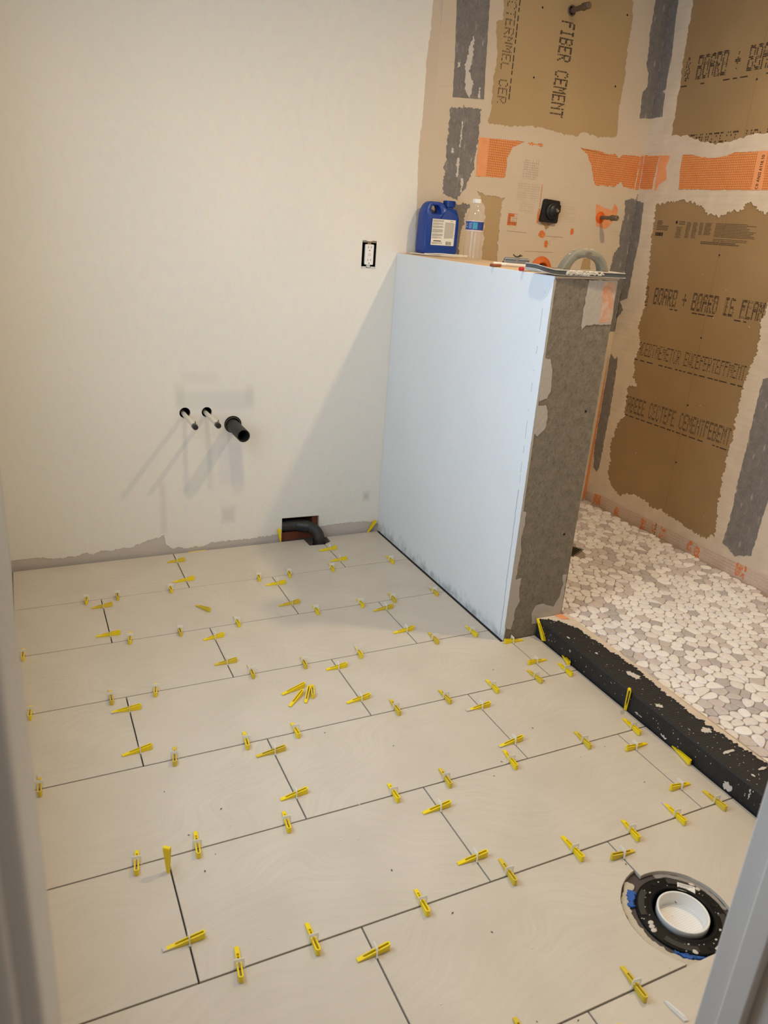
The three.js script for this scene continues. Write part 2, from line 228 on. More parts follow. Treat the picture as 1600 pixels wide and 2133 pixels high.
obj('wall_hall_back', slab(rect(-2.25, 0.1, -0.1, CEIL), [rect(-1.5, -0.6, 0.9, 2.1)], 4.1, 0.1), M.white).userData.kind = 'structure';
{ const w = structure('window_2', 'hallway window behind the doorway'); obj('pane', box(0.9, 1.2, 0.006, -1.05, 1.5, 4.13), std({ color: 0xdfe6ee, roughness: 0.7, emissive: 0xdfe8ff, emissiveIntensity: 0.6 }), w);
  for (const [x, y, a, b] of [[-1.05, 0.92, 0.9, 0.04], [-1.05, 2.08, 0.9, 0.04], [-1.48, 1.5, 0.04, 1.12], [-0.62, 1.5, 0.04, 1.12]]) obj('frame', rbox(a, b, 0.05, 0.004, x, y, 4.13), M.white, w); }
{ // door frame the picture is taken through
  const l = structure('trim_1', 'grey-white door frame at the left edge, out of focus');
  obj('jamb', rbox(0.036, 2.06, 0.188, 0.005, -1.4212, 1.03, ZF + 0.097, 4), M.trim, l);
  obj('casing', rbox(0.075, 2.12, 0.014, 0.005, -1.4482, 1.06, ZF + 0.1975, 4), M.trim, l);
  const r = structure('trim_2', 'grey-white door frame at the right edge, out of focus');
  obj('jamb', rbox(0.036, 2.06, 0.188, 0.003, -0.682, 1.03, ZF + 0.097, 3), M.trim, r);
  obj('door_stop', rbox(0.014, 2.05, 0.028, 0.003, -0.706, 1.025, 2.474, 3), M.trim, r);
  obj('casing', rbox(0.075, 2.12, 0.016, 0.005, -0.655, 1.06, ZF + 0.1985, 3), M.trim, r);
  const t = structure('trim_3', 'head of the door frame, above the picture'); obj('jamb', rbox(0.7, 0.036, 0.128, 0.003, -1.052, 2.042, ZF + 0.066), M.trim, t);
}

// back wall: painted drywall left, tile backer board with tape and thinset in the shower
const wallBack = structure('wall_back', 'back wall: cream painted drywall left, shower backer board right');
const PIPES = [[-0.838, 0.558, 0.0125, 0.187], [-0.755, 0.558, 0.0125, 0.182]], DRAIN = [-0.656, 0.509, 0.0235, 0.161];
const HOLE = [[-0.445, -0.02], [-0.28, -0.02], [-0.282, 0.094], [-0.445, 0.097]];
const OUTLET = rect(-0.15, -0.09, 1.112, 1.21);
const cuts = [ring(-0.836, 0.563, 0.0205), ring(-0.754, 0.563, 0.0195), ring(-0.652, 0.512, 0.032), OUTLET];
{
  obj('drywall', slab([[X0, -0.1], [-0.445, -0.1], [-0.445, 0.097], [-0.282, 0.094], [-0.28, -0.1], [0.112, -0.1], [0.112, CEIL], [X0, CEIL]], cuts, -0.013, 0.012), M.drywall, wallBack);
  const leftEdge = tornOpen(OUT.bareEdge.slice(1, 15), 0.005, 0.005, 11, 0.6), rightEdge = tornOpen(OUT.bareEdge.slice(18), 0.004, 0.005, 12, 0.6);
  const up = tornOpen(OUT.paintEdge.slice().reverse(), 0.003, 0.01, 5, 0.2), upMud = tornOpen(OUT.mudEdge.slice().reverse(), 0.004, 0.01, 9, 0.25);
  const coat = slab([[X0, 0.036], ...leftEdge, [-0.446, 0.028], [-0.446, 0.0985], [-0.281, 0.0955], [-0.279, 0.045], ...rightEdge, [0.012, 0.06], [0.012, 1.117], ...up, [0.068, CEIL], [X0, CEIL]], cuts, -0.001, 0.0014);
  obj('paint_coat', planarUV(coat, -1.475, 0, 1.6, 2.46), M.paint, wallBack);
  obj('joint_compound', slab([[0.05, 1.1], ...upMud, [0.1, CEIL], [0.05, CEIL]], [], -0.001, 0.0009), M.compound, wallBack);
  // cavity behind the drywall: sheathing, sill plate, stud
  obj('sheathing', span(X0 - 0.12, XR + 0.12, -0.1, CEIL, -0.16, -0.13), M.cavity, wallBack);
  obj('sill_plate', rbox(1.45, 0.038, 0.09, 0.002, -0.75, 0.006, -0.062), M.wood, wallBack);
  obj('stud', rbox(0.038, 1.9, 0.09, 0.002, -0.287, 0.98, -0.06), M.wood, wallBack);
  obj('insulation', [0, 1, 2, 3].map(i => new THREE.IcosahedronGeometry(0.02, 1).scale(1, 0.9, 0.7).translate(-0.43 + i * 0.026, 0.1 + 0.008 * Math.sin(i * 4), -0.05)), std({ color: srgb(188, 176, 120), roughness: 1 }), wallBack);
}
const Q = { x0: 0.1, x1: XR, y0: 0, y1: CEIL };
const backBoardTex = canvasTex(900, 2048, (c, w, h) => {
  const X = x => (x - Q.x0) / (Q.x1 - Q.x0) * w, Y = y => h - (y - Q.y0) / (Q.y1 - Q.y0) * h;
  c.fillStyle = '#b69a70'; c.fillRect(0, 0, w, h); blotches(c, w, h, 240, [[190, 162, 120], [172, 144, 102], [184, 156, 116]], 8, 30, 140, 0.2); speckle(c, w, h, 26000, [[196, 172, 132], [138, 112, 74], [150, 124, 84]], 12, 0.8, 1.8, 0.3);
  const ink = 'rgba(32,24,20,0.93)', s = w / (Q.x1 - Q.x0);
  c.save(); c.translate(X(0.425), Y(2.2)); c.rotate(Math.PI / 2); dotText(c, 'BATECTERMMEL CER', 0, 0, s * 0.0047, s * 0.0062, ink, { seed: 5, dw: 1.02, dh: 0.46 }); c.restore();
  c.save(); c.translate(X(0.704), Y(2.06)); c.rotate(Math.PI / 2); dotText(c, 'FIBER CEMENT', 0, 0, s * 0.0046, s * 0.0094, ink, { seed: 7, dw: 1.02, dh: 0.72, split: 2 }); c.restore();
  c.fillStyle = ink; for (let y = 2.2; y > 1.77; y -= 0.026) { c.save(); c.translate(X(0.436), Y(y)); c.fillRect(0, 0, 3.4, s * (0.012 + 0.01 * Math.abs(Math.sin(y * 91)))); c.restore(); }
});
const backThinTex = canvasTex(900, 2048, (c, w, h) => {
  const X = x => (x - Q.x0) / (Q.x1 - Q.x0) * w, Y = y => h - (y - Q.y0) / (Q.y1 - Q.y0) * h, s = w / (Q.x1 - Q.x0), r = rng(31);
  c.fillStyle = '#d2c1ab'; c.fillRect(0, 0, w, h); blotches(c, w, h, 200, [[220, 204, 182], [202, 184, 160], [212, 194, 170]], 18, 40, 150, 0.2);
  c.lineWidth = 1; for (let i = 0; i < 500; i++) { const x = r() * w, y = r() * h, l = 20 + 90 * r(); c.strokeStyle = r() < 0.5 ? 'rgba(220,210,198,0.25)' : 'rgba(170,152,134,0.2)'; c.beginPath(); c.moveTo(x, y); c.lineTo(x + l, y + (r() - 0.5) * 10); c.stroke(); }
  const mesh = (x0, x1, y0, y1, a, q = [120, 100, 88]) => { c.strokeStyle = rgb(...q, a * 0.75); c.lineWidth = 1; for (let x = x0; x <= x1; x += 0.0085) { for (let y = y0; y < y1; y += 0.03) { if (r() < 0.25) continue; c.beginPath(); c.moveTo(X(x), Y(y)); c.lineTo(X(x), Y(Math.min(y1, y + 0.03))); c.stroke(); } } for (let y = y0; y <= y1; y += 0.0085) for (let x = x0; x < x1; x += 0.03) { if (r() < 0.25) continue; c.beginPath(); c.moveTo(X(x), Y(y)); c.lineTo(X(Math.min(x1, x + 0.03)), Y(y)); c.stroke(); } };
  mesh(0.545, 0.62, 1.49, 1.565, 0.7); mesh(0.53, 0.645, 1.41, 1.475, 0.45); mesh(0.55, 0.62, 1.36, 1.41, 0.4); mesh(0.72, 0.84, 1.34, 1.42, 0.24); mesh(0.7, 0.76, 1.24, 1.275, 0.35); mesh(0.64, 0.9, 1.44, 1.6, 0.06); mesh(0.34, 0.47, 1.44, 1.475, 0.12); mesh(0.5, 0.72, 1.2, 1.3, 0.05);
  const blob = (x, y, rx, ry, a, seed) => { const q = rng(seed); for (let i = 0; i < 90; i++) { const t = q() * 6.28, k = Math.sqrt(q()); c.fillStyle = rgb(206 + 20 * q(), 104 + 26 * q(), 56, a); c.fillRect(X(x + rx * k * Math.cos(t)), Y(y + ry * k * Math.sin(t)), 2 + 5 * q(), 2 + 4 * q()); } };
  // show-through of the orange membrane under the skim coat
  c.fillStyle = 'rgba(204,104,56,0.9)'; c.fillRect(X(0.497), Y(1.353), s * 0.014, s * 0.045); c.fillRect(X(0.497), Y(1.353), s * 0.03, s * 0.012); c.fillRect(X(0.497), Y(1.322), s * 0.045, s * 0.014); mesh(0.497, 0.545, 1.31, 1.353, 0.7, [110, 50, 20]);
  c.fillRect(X(0.646), Y(1.475), 2.5, s * 0.085); blob(0.645, 1.355, 0.006, 0.03, 0.4, 3); blob(0.675, 1.285, 0.017, 0.014, 0.7, 5); blob(0.702, 1.247, 0.007, 0.013, 0.8, 6); blob(0.83, 1.304, 0.006, 0.012, 0.7, 8); blob(0.74, 1.4, 0.05, 0.05, 0.05, 9);
  c.strokeStyle = 'rgba(110,70,50,0.6)'; c.lineWidth = 1.4; c.beginPath(); c.moveTo(X(0.7), Y(1.276)); c.lineTo(X(0.79), Y(1.276)); c.moveTo(X(0.6), Y(1.21)); c.lineTo(X(0.75), Y(1.212)); c.moveTo(X(0.5), Y(1.285)); c.lineTo(X(0.6), Y(1.283)); c.stroke();
});
const qUV = g => planarUV(g, Q.x0, Q.y0, Q.x1 - Q.x0, Q.y1 - Q.y0);
{
  const b = wallBack;
  obj('backer_board', qUV(slab(rect(0.112, XR + 0.12, -0.1, CEIL), [ring(0.678, 2.1, 0.016), ring(0.695, 1.14, 0.032)], -0.014, 0.012)), std({ map: backBoardTex, roughness: 0.85 }), b);
  obj('thinset_coat', qUV(slab(rect(0.112, XR, 0.0, CEIL), [torn(OUT.boardA, 0.004, 0.006, 21, 0.6), torn(OUT.boardB, 0.005, 0.006, 22, 0.5), torn(OUT.boardC, 0.004, 0.006, 23), ring(0.695, 1.14, 0.032)], -0.0021, 0.0021)), std({ map: backThinTex, bumpMap: thinBump, bumpScale: 0.0008, roughness: 0.85 }), b);
  obj('waterproof_tape', slab(torn(OUT.tapeA, 0.0012, 0.01, 31), [], 0, 0.0012), M.tape, b);
  obj('waterproof_tape', slab(torn(OUT.tapeB, 0.0045, 0.006, 32, 0.9), [], 0, 0.0011), M.tape, b);
  obj('waterproof_tape', slab(torn(OUT.tapeC, 0.003, 0.007, 33, 0.5), [], 0, 0.0012), M.tape, b);
  obj('waterproof_tape', slab(torn(OUT.tapeE, 0.005, 0.005, 34, 0.9), [], 0, 0.001), M.tape, b);
  obj('waterproof_tape', slab(torn(OUT.tapeF, 0.005, 0.006, 35, 0.7), [], 0, 0.0011), M.tape, b);
  obj('thinset_smear', slab(torn(OUT.smearA, 0.004, 0.005, 36, 0.9), [], 0.0012, 0.0006), M.smear, b);
  for (const [x, y, w, h, s] of [[0.238, 1.62, 0.003, 0.09, 1], [0.236, 1.5, 0.005, 0.07, 2], [0.206, 1.56, 0.006, 0.012, 3], [0.262, 1.44, 0.004, 0.05, 4], [0.3, 1.77, 0.005, 0.035, 5], [0.2, 1.85, 0.006, 0.015, 6]]) obj('thinset_smear', slab(torn(rect(x - w, x + w, y - h / 2, y + h / 2), 0.003, 0.004, 40 + s, 0.9), [], 0.0011, 0.0005), M.smear, b);
  const fold = torn([[0.236, 1.72], [0.239, 1.72], [0.243, 1.4], [0.24, 1.4]], 0.0004, 0.01, 47); obj('tape_fold', slab(fold, [], 0.0011, 0.0004), std({ color: srgb(138, 133, 130), roughness: 0.9 }), b);
  const oa = torn(OUT.orangeA, 0.0015, 0.006, 51, 0.5);
  obj('orange_membrane', slab(oa, [], 0, 0.0008), M.grid, b);
  obj('orange_membrane', slab([[0.319, 1.6185], [0.366, 1.619], [0.368, 1.4795], [0.3235, 1.479]], [], 0.0008, 0.0003), M.orange, b);
  obj('orange_membrane', slab(torn(OUT.orangeB, 0.003, 0.004, 52, 0.9), [], 0, 0.0007), M.grid, b);
  obj('orange_membrane', slab(torn(OUT.orangeC, 0.0025, 0.005, 53, 0.7), [], 0, 0.0008), M.grid, b);
  obj('orange_membrane', slab(torn([[1.147, 1.63], [1.162, 1.63], [1.162, 1.495], [1.143, 1.495]], 0.002, 0.006, 54), [], 0, 0.0007), M.grid, b);
  obj('orange_membrane', slab(torn(OUT.orangeD.map(([x, y]) => [Math.max(x, 1.144 - y * 0.004 + 0.012 * clamp(y / 0.7)), y]), 0.001, 0.01, 55), [], 0, 0.0012), M.grid, b);
  obj('membrane_patch', slab(torn(OUT.patchStub, 0.002, 0.005, 56, 0.5), [ring(0.974, 1.368, 0.014)], 0, 0.001), M.orange, b);
  for (const [x, y] of SCREW.back) obj('screw_hole', new THREE.CylinderGeometry(0.0038, 0.0032, 0.0012, 8).rotateX(Math.PI / 2).translate(x, y, -0.0018), M.dark, b);
}

// right shower wall, drawn flat as (z, y) and turned to face the room
const wallRight = structure('wall_right', 'right shower wall: brown backer board framed by thinset, grey tape and orange membrane');
wallRight.rotation.y = -Math.PI / 2; wallRight.position.x = XR;
const RQ = { x0: 0, x1: 1.1, y0: 0, y1: CEIL };
const rightBoardTex = canvasTex(920, 2048, (c, w, h) => {
  const X = x => (x - RQ.x0) / (RQ.x1 - RQ.x0) * w, Y = y => h - (y - RQ.y0) / (RQ.y1 - RQ.y0) * h, s = w / (RQ.x1 - RQ.x0), ink = 'rgba(34,25,21,0.93)', r = rng(77);
  c.fillStyle = '#997e59'; c.fillRect(0, 0, w, h); blotches(c, w, h, 260, [[172, 146, 106], [150, 120, 80], [166, 138, 98]], 8, 30, 120, 0.24); speckle(c, w, h, 26000, [[190, 164, 124], [134, 108, 70]], 15, 0.8, 1.8, 0.26);
  c.fillStyle = 'rgba(108,84,56,0.35)'; c.fillRect(X(0.515), 0, 2, h);
  const line = (t, x, y, hgt, opt) => dotText(c, t, X(x), Y(y + hgt), s * hgt / 7.6, s * hgt / 7.2, ink, opt);
  const wide = (t, x, y, wch, hgt, opt) => dotText(c, t, X(x), Y(y + hgt), s * wch / 6, s * hgt / 7, ink, opt);
  wide('& BOARD + BOARD BOARD', 0.15, 1.9, 0.031, 0.085, { seed: 2, dw: 1, dh: 0.62, split: 2 });
  wide('  EFFEE   EEFEF EEFEE', 0.153, 1.897, 0.031, 0.085, { seed: 12, dw: 0.8, dh: 0.3, split: 2 }); wide('  EFFEE   EEFEF EE EFFE', 0.157, 1.028, 0.0275, 0.07, { seed: 14, dw: 0.8, dh: 0.3, split: 2 });
  wide('  TEMWATECT WALLBOAR', 0.15, 1.63, 0.031, 0.07, { seed: 3, dw: 0.9, dh: 0.5 });
  wide('& BOARD + BOARD IS FLAM', 0.155, 1.03, 0.0275, 0.07, { seed: 4, dw: 1, dh: 0.6, split: 2 });
  wide('FACEBTMEMETCR EWCEFERTEFFMEMT', 0.155, 0.8, 0.0212, 0.06, { seed: 5, dw: 0.85, dh: 0.55 });
  wide('FABEEE CECTEFE CEMENTFEBEMT', 0.15, 0.538, 0.023, 0.072, { seed: 6, dw: 0.85, dh: 0.6, split: 2 });
  c.fillStyle = ink; for (const [y, a, b] of [[0.782, 0.16, 0.76], [0.524, 0.15, 0.77], [1.022, 0.16, 0.76], [1.885, 0.14, 0.8]]) for (let x = a; x < b;) { const l = 0.012 + 0.028 * r(); if (r() < (y > 1 ? 0.5 : 0.82)) c.fillRect(X(x), Y(y), s * l, 3.4); x += l + 0.005 + 0.014 * r(); }
  // manufacturer's print: barcode, columns of fine text
  const para = (x, y, wd, n, lh, hgt = 2) => { for (let i = 0; i < n; i++) { let u = 0; const end = wd * (0.75 + 0.25 * r()); while (u < end) { const l = 0.002 + 0.006 * r(); c.fillStyle = 'rgba(44,36,30,0.8)'; c.fillRect(X(x + u), Y(y - i * lh), s * Math.min(l, end - u), hgt); u += l + 0.0014; } } };
  para(0.15, 1.372, 0.035, 3, 0.006, 3); para(0.15, 1.352, 0.08, 3, 0.007, 3); c.fillStyle = ink; c.beginPath(); c.arc(X(0.26), Y(1.368), 5, 0, 7); c.fill(); para(0.275, 1.372, 0.035, 2, 0.008, 3); para(0.265, 1.35, 0.032, 9, 0.005);
  para(0.318, 1.37, 0.024, 13, 0.0048); para(0.352, 1.37, 0.026, 13, 0.0048); para(0.388, 1.37, 0.02, 10, 0.0048); para(0.416, 1.37, 0.038, 10, 0.0048); para(0.47, 1.37, 0.2, 10, 0.0054); para(0.47, 1.312, 0.19, 2, 0.006); para(0.41, 1.3, 0.2, 2, 0.006, 3);
  c.fillStyle = ink; for (let i = 0; i < 16; i++) c.fillRect(X(0.148 + i * 0.0028), Y(1.325), 1 + 2 * r(), 12);
});
const bandTex = canvasTex(2048, 128, (c, w, h) => {   // bottom membrane band z 0..1.1, y 0..0.11, skimmed over: grid and orange show through
  c.fillStyle = '#d2bfb1'; c.fillRect(0, 0, w, h); blotches(c, w, h, 90, [[212, 196, 184], [186, 162, 146], [206, 180, 164]], 2, 20, 90, 0.3);
  const s = w / 1.1, r = rng(8);
  for (let x = 0; x < w; x += s * 0.0085) for (let y = 0; y < h; y += 16) { const k = 0.5 + 0.5 * noise(x / 120, y / 60, 4.4); if (r() > k + 0.25) continue; c.fillStyle = rgb(160, 88, 60, 0.16 + 0.34 * k); c.fillRect(x, y, 2, 16); }
  for (let y = 0; y < h; y += s * 0.0085) for (let x = 0; x < w; x += 16) { const k = 0.5 + 0.5 * noise(x / 120, y / 60, 4.4); if (r() > k + 0.25) continue; c.fillStyle = rgb(160, 88, 60, 0.16 + 0.34 * k); c.fillRect(x, y, 16, 2); }
  const blob = (x, wd, y0, y1, n) => { for (let i = 0; i < n; i++) { c.fillStyle = rgb(212 + 14 * r(), 106 + 20 * r(), 60, 0.55); c.fillRect(s * (x + wd * (r() - 0.5)), h * (y0 + (y1 - y0) * r()), 4 + 12 * r(), 4 + 10 * r()); } };
  blob(0.085, 0.05, 0.05, 0.6, 110); blob(0.23, 0.03, 0.25, 1, 90); blob(0.41, 0.03, 0.1, 1, 90); blob(0.47, 0.02, 0.1, 0.5, 14); blob(0.53, 0.03, 0.1, 0.6, 24); blob(0.69, 0.025, 0.1, 0.5, 40); blob(0.735, 0.03, 0.2, 1, 90); blob(0.78, 0.12, 0.9, 1, 60); blob(0.96, 0.05, 0.0, 0.5, 70);
  c.save(); c.translate(s * 0.485, h * 0.02); c.rotate(Math.PI / 2); c.fillStyle = '#2a1a14'; c.font = 'bold 22px sans-serif'; c.fillText('ANSI PMG', 0, 0); c.restore();
});
const ansiTex = canvasTex(128, 384, (c, w, h) => { c.fillStyle = '#ea9f6c'; c.fillRect(0, 0, w, h); c.save(); c.translate(w * 0.66, h * 0.985); c.rotate(-Math.PI / 2); c.fillStyle = '#20120c'; c.font = 'bold 42px sans-serif'; c.fillText('C® ANSI A118.10', 0, 0); c.restore(); });
const rUV = g => planarUV(g, RQ.x0, RQ.y0, RQ.x1 - RQ.x0, RQ.y1 - RQ.y0);
{
  const b = wallRight;
  obj('backer_board', rUV(slab(rect(-0.14, ZF, -0.1, CEIL), [], -0.12, 0.118)), std({ map: rightBoardTex, roughness: 0.85 }), b);
  obj('thinset_coat', slab(rect(0, ZF, 0, CEIL), [torn(OUT.boardR, 0.0045, 0.006, 61), torn(OUT.boardS, 0.006, 0.005, 62, 1.0)], -0.0021, 0.0021), M.thin, b);
  obj('waterproof_tape', slab(torn(OUT.tapeD, 0.002, 0.008, 63), [], 0, 0.0012), M.tape, b);
  obj('waterproof_tape', slab(torn(OUT.tapeG, 0.003, 0.007, 64, 0.5), [], 0, 0.0011), M.tape, b);
  obj('waterproof_tape', slab(torn(OUT.tapeH.map(([x, y]) => [Math.max(x, 0.004), y]), 0.003, 0.007, 65, 0.6), [], 0, 0.0011), M.tape, b);
  obj('waterproof_tape', slab(torn(OUT.tapeR, 0.003, 0.007, 66, 0.5), [], 0, 0.0011), M.tape, b);
  obj('orange_membrane', slab(torn(OUT.orangeE, 0.0025, 0.006, 67, 0.6), [], 0, 0.0008), M.grid, b);
  obj('orange_membrane', slab(torn(OUT.orangeF, 0.003, 0.006, 68, 0.6), [], 0, 0.0009), M.orange, b);
  obj('orange_membrane', slab(torn(OUT.orangeG, 0.0022, 0.006, 69, 0.5), [], 0, 0.0008), M.grid, b);
  obj('orange_membrane', planarUV(slab(OUT.orangeText, [], 0.0008, 0.0003), 0.598, 1.491, 0.053, 0.134), std({ map: ansiTex, roughness: 0.75 }), b).userData.label = 'plain orange column printed ANSI A118.10';
  obj('membrane_band', planarUV(slab([[0.002, 0.0], [1.1, 0.0], [1.1, 0.108], [0.779, 0.096], [0.128, 0.1], [0.002, 0.086]], [], 0, 0.0012), 0, 0, 1.1, 0.11), std({ map: bandTex, roughness: 0.85 }), b);
  for (const [x, y] of SCREW.right) obj('screw_hole', new THREE.CylinderGeometry(0.0038, 0.0032, 0.0012, 8).rotateX(Math.PI / 2).translate(x, y, -0.0018), M.dark, b);
  const specks = []; const r = rng(404); for (let i = 0; i < 12; i++) specks.push(new THREE.IcosahedronGeometry(0.0012 + 0.003 * r() * r(), 0).scale(1, 1.4, 0.3).translate(0.2 + 0.55 * r(), 0.2 + 1.1 * r(), -0.0018)); obj('thinset_splash', specks, M.smear, b).userData.kind = 'stuff';
}

// half wall between the vanity floor and the shower
const half = structure('wall_half', 'half-height wall with a white painted side and a grey mortar end');
{
  obj('core', span(0.014, 0.229, 0, PONY_H - 0.012, 0, PONY_Z - 0.004), M.cement, half);
  const side = planarUV(slab(rect(0.001, PONY_Z - 0.0005, -0.002, PONY_H - 0.0006), [], -0.014, 0.014, 0.0012), 0, 0, PONY_Z, PONY_H).rotateY(-Math.PI / 2);
  obj('painted_side', side, M.pony, half);
  obj('mortar_end', slab(torn(rect(0.0045, 0.231, -0.008, PONY_H - 0.0055), 0.0012, 0.01, 71, 0.5), [], PONY_Z - 0.006, 0.006), M.mortar, half);
  const cap = rbox(0.2325, 0.006, PONY_Z + 0.003, 0.0015, 0, 0, 0); obj('cap_board', cap.rotateZ(0.012).translate(0.1175, PONY_H - 0.0019, PONY_Z / 2 + 0.001), std({ color: srgb(208, 182, 152), roughness: 0.85, bumpMap: thinBump, bumpScale: 0.001 }), half);
  obj('shower_side', span(0.229, 0.233, 0, PONY_H - 0.008, 0.001, PONY_Z - 0.002), M.thin, half);
  obj('corner_bead', slab(torn(rect(0.0, 0.0075, 0.05, PONY_H - 0.01), 0.0008, 0.012, 72, 0.4), [], PONY_Z, 0.0006), M.mortarPale, half);
  const cl = p => p.map(([x, y]) => [clamp(x, 0.001, 0.231), Math.min(y, PONY_H - 0.006)]);
  for (const [k, s] of [['coatA', 73], ['coatB', 74], ['coatC', 75], ['coatD', 76]]) obj('mortar_patch', slab(torn(cl(OUT[k]), 0.002, 0.006, s, 0.5), [], PONY_Z, 0.0012), M.mortarPale, half);
  obj('membrane_patch', slab(torn(cl(OUT.patchEnd), 0.002, 0.006, 77, 0.5), [], PONY_Z, 0.0014), M.mortarPale, half);
  const st = torn(OUT.stainEnd.map(([x, y]) => [Math.min(x, 0.23), Math.min(y, PONY_H - 0.009)]), 0.002, 0.006, 78, 0.6);
  const stainTex = canvasTex(256, 512, (c, w, h) => { c.fillStyle = '#c9a68c'; c.fillRect(0, 0, w, h); blotches(c, w, h, 60, [[222, 140, 92], [216, 120, 76]], 6, 20, 70, 0.3); blotches(c, w, h, 50, [[206, 190, 174]], 16, 15, 50, 0.45); speckle(c, w, h, 1800, [[222, 130, 84], [212, 196, 180]], 5, 2, 7, 0.5); });
  obj('orange_stain', planarUV(slab(st, [], PONY_Z + 0.0014, 0.0003), 0.17, 1.04, 0.07, 0.14), std({ map: stainTex, roughness: 0.85 }), half);
  for (const [x, y] of SCREW.end) obj('screw_hole', new THREE.CylinderGeometry(0.0042, 0.0036, 0.0014, 8).rotateX(Math.PI / 2).translate(x, y, PONY_Z + 0.0002), M.dark, half);
}

// ------------------------------------------------------------------ large cream tiles, laid in a half-offset bond
const LINE = [0.018, 0.3281, 0.6349, 0.9417, 1.2485, 1.5553, 1.8621, 2.1689, 2.424], PITCH = 0.6116, JOINT = 0.0034;
const FIRST = [-0.8985, -1.2003, -0.8961, -1.1991, -0.887, -1.1976, -0.8838, -1.1902];
const nth = n => ['first', 'second', 'third', 'fourth', 'fifth', 'sixth', 'seventh', 'eighth', 'ninth', 'tenth'][n - 1];
const tileMats = [3, 11, 19, 27].map((sd, k) => std({ roughness: 0.42, map: dataTex(640, 320, (u, v) => {
  const x = u * 2, y = v, wx = x + 0.5 * fbm(x * 0.9 + sd, y * 0.9, sd, 3), wy = y + 0.55 * fbm(x * 0.8, y * 1.1 + sd, sd + 4, 3);
  const q = Math.hypot(wx - 0.4 - 0.5 * (k % 2), (wy - 1.5 - 0.4 * k) * 1.1), line = Math.sin(q * 60 + 5 * fbm(x * 2, y * 2, sd, 2)) * 0.5 + Math.sin(q * 143 + 2 * noise(x * 3, y * 3, sd)) * 0.5;
  const m = clamp(0.5 + 1.4 * fbm(x * 1.4, y * 1.4, sd + 9, 3)), g = fbm(x * 60, y * 60, sd, 2) * 5, z = line * 3.2 * m + fbm(x * 2, y * 2, sd + 2, 3) * 10 + g * 0.6;
  return [203 + z, 193 + z, 178 + z * 1.05];
}) }));
const FL = [-0.255, 2.075];   // centre of the toilet flange
function arc(cx, cz, r, a0, a1, n, seed) { const o = []; for (let i = 0; i <= n; i++) { const a = a0 + (a1 - a0) * i / n, q = r * (1 + 0.018 * noise(a * 3, seed) + 0.008 * noise(a * 11, seed)); o.push([cx + q * Math.cos(a), cz + q * Math.sin(a)]); } return o; }
{
  const r = rng(12);
  for (let k = 0; k < 8; k++) {
    const z0 = LINE[k] + JOINT / 2, z1 = LINE[k + 1] - JOINT / 2, xs = [FIRST[k] - PITCH];
    while (xs[xs.length - 1] < 0.3) xs.push(xs[xs.length - 1] + PITCH);
    for (let i = 0; i + 1 < xs.length; i++) {
      const right = k < 3 ? -0.011 : 0.1275, x0 = Math.max(xs[i] + JOINT / 2, X0 + 0.004), x1 = Math.min(xs[i + 1] - JOINT / 2, right);
      if (x1 - x0 < 0.02) continue;
      let out = rect(x0, x1, z0, z1), R;
      if (k === 0 && i === 1) out = [[x0, z0], [-0.353, z0], [-0.351, 0.088], [x1, 0.092], [x1, z1], [x0, z1]];
      if (k === 0 && i === 2) out = [[-0.249, z0], [x1, z0], [x1, z1], [x0, z1], [x0, 0.092], [-0.25, 0.07]];
      if (k === 3 && x1 > 0.1) out = [[x0, PONY_Z + 0.004], [x1, PONY_Z + 0.004], [x1, z1], [x0, z1]];
      if (k === 3 && x1 <= 0.1 && x1 > 0) out = [[x0, z0], [-0.011, z0], [-0.011, PONY_Z + 0.004], [x1, PONY_Z + 0.004], [x1, z1], [x0, z1]];
      if (k === 6 && x0 < FL[0] && x1 > -0.28 && x1 < -0.2) { R = 0.124; const a0 = Math.acos((x1 - FL[0]) / R), a1 = Math.asin((z1 - FL[1]) / R); out = [[x0, z0], [x1, z0], ...arc(FL[0], FL[1], R, -a0, -(2 * Math.PI - (Math.PI - a1)), 26, 1.3), [x0, z1]]; }
      if (k === 6 && x0 > -0.28 && x1 > 0) { R = 0.107; const a0 = Math.acos((x0 - FL[0]) / R), a1 = Math.asin((z1 - FL[1]) / R); out = [[x0, z0], [x1, z0], [x1, z1], ...arc(FL[0], FL[1], R, a1, -a0, 26, 2.3)]; }
      const g = flat(slab(laid(out).reverse(), [], -0.0095, 0.0095, 0.0006)), y = (r() - 0.5) * 0.0006;
      const p = g.attributes.position, u = g.attributes.uv, fx = r() < 0.5, fz = r() < 0.5; for (let q = 0; q < p.count; q++) { const a = (p.getX(q) - xs[i]) / PITCH, b = (p.getZ(q) - z0) / (z1 - z0); u.setXY(q, fx ? 1 - a : a, fz ? 1 - b : b); }
      obj('tile', g.translate(0, y, 0), tileMats[Math.floor(r() * 4)], flr);
    }
  }
}
{ // vanity-side mortar gap beside the half wall and hallway boards out of the picture
  obj('hall_floor_board', span(-2.25, 0.1, -0.0105, -0.001, 2.615, 4.1), std({ color: srgb(150, 126, 100), roughness: 0.6 }), flr);
}

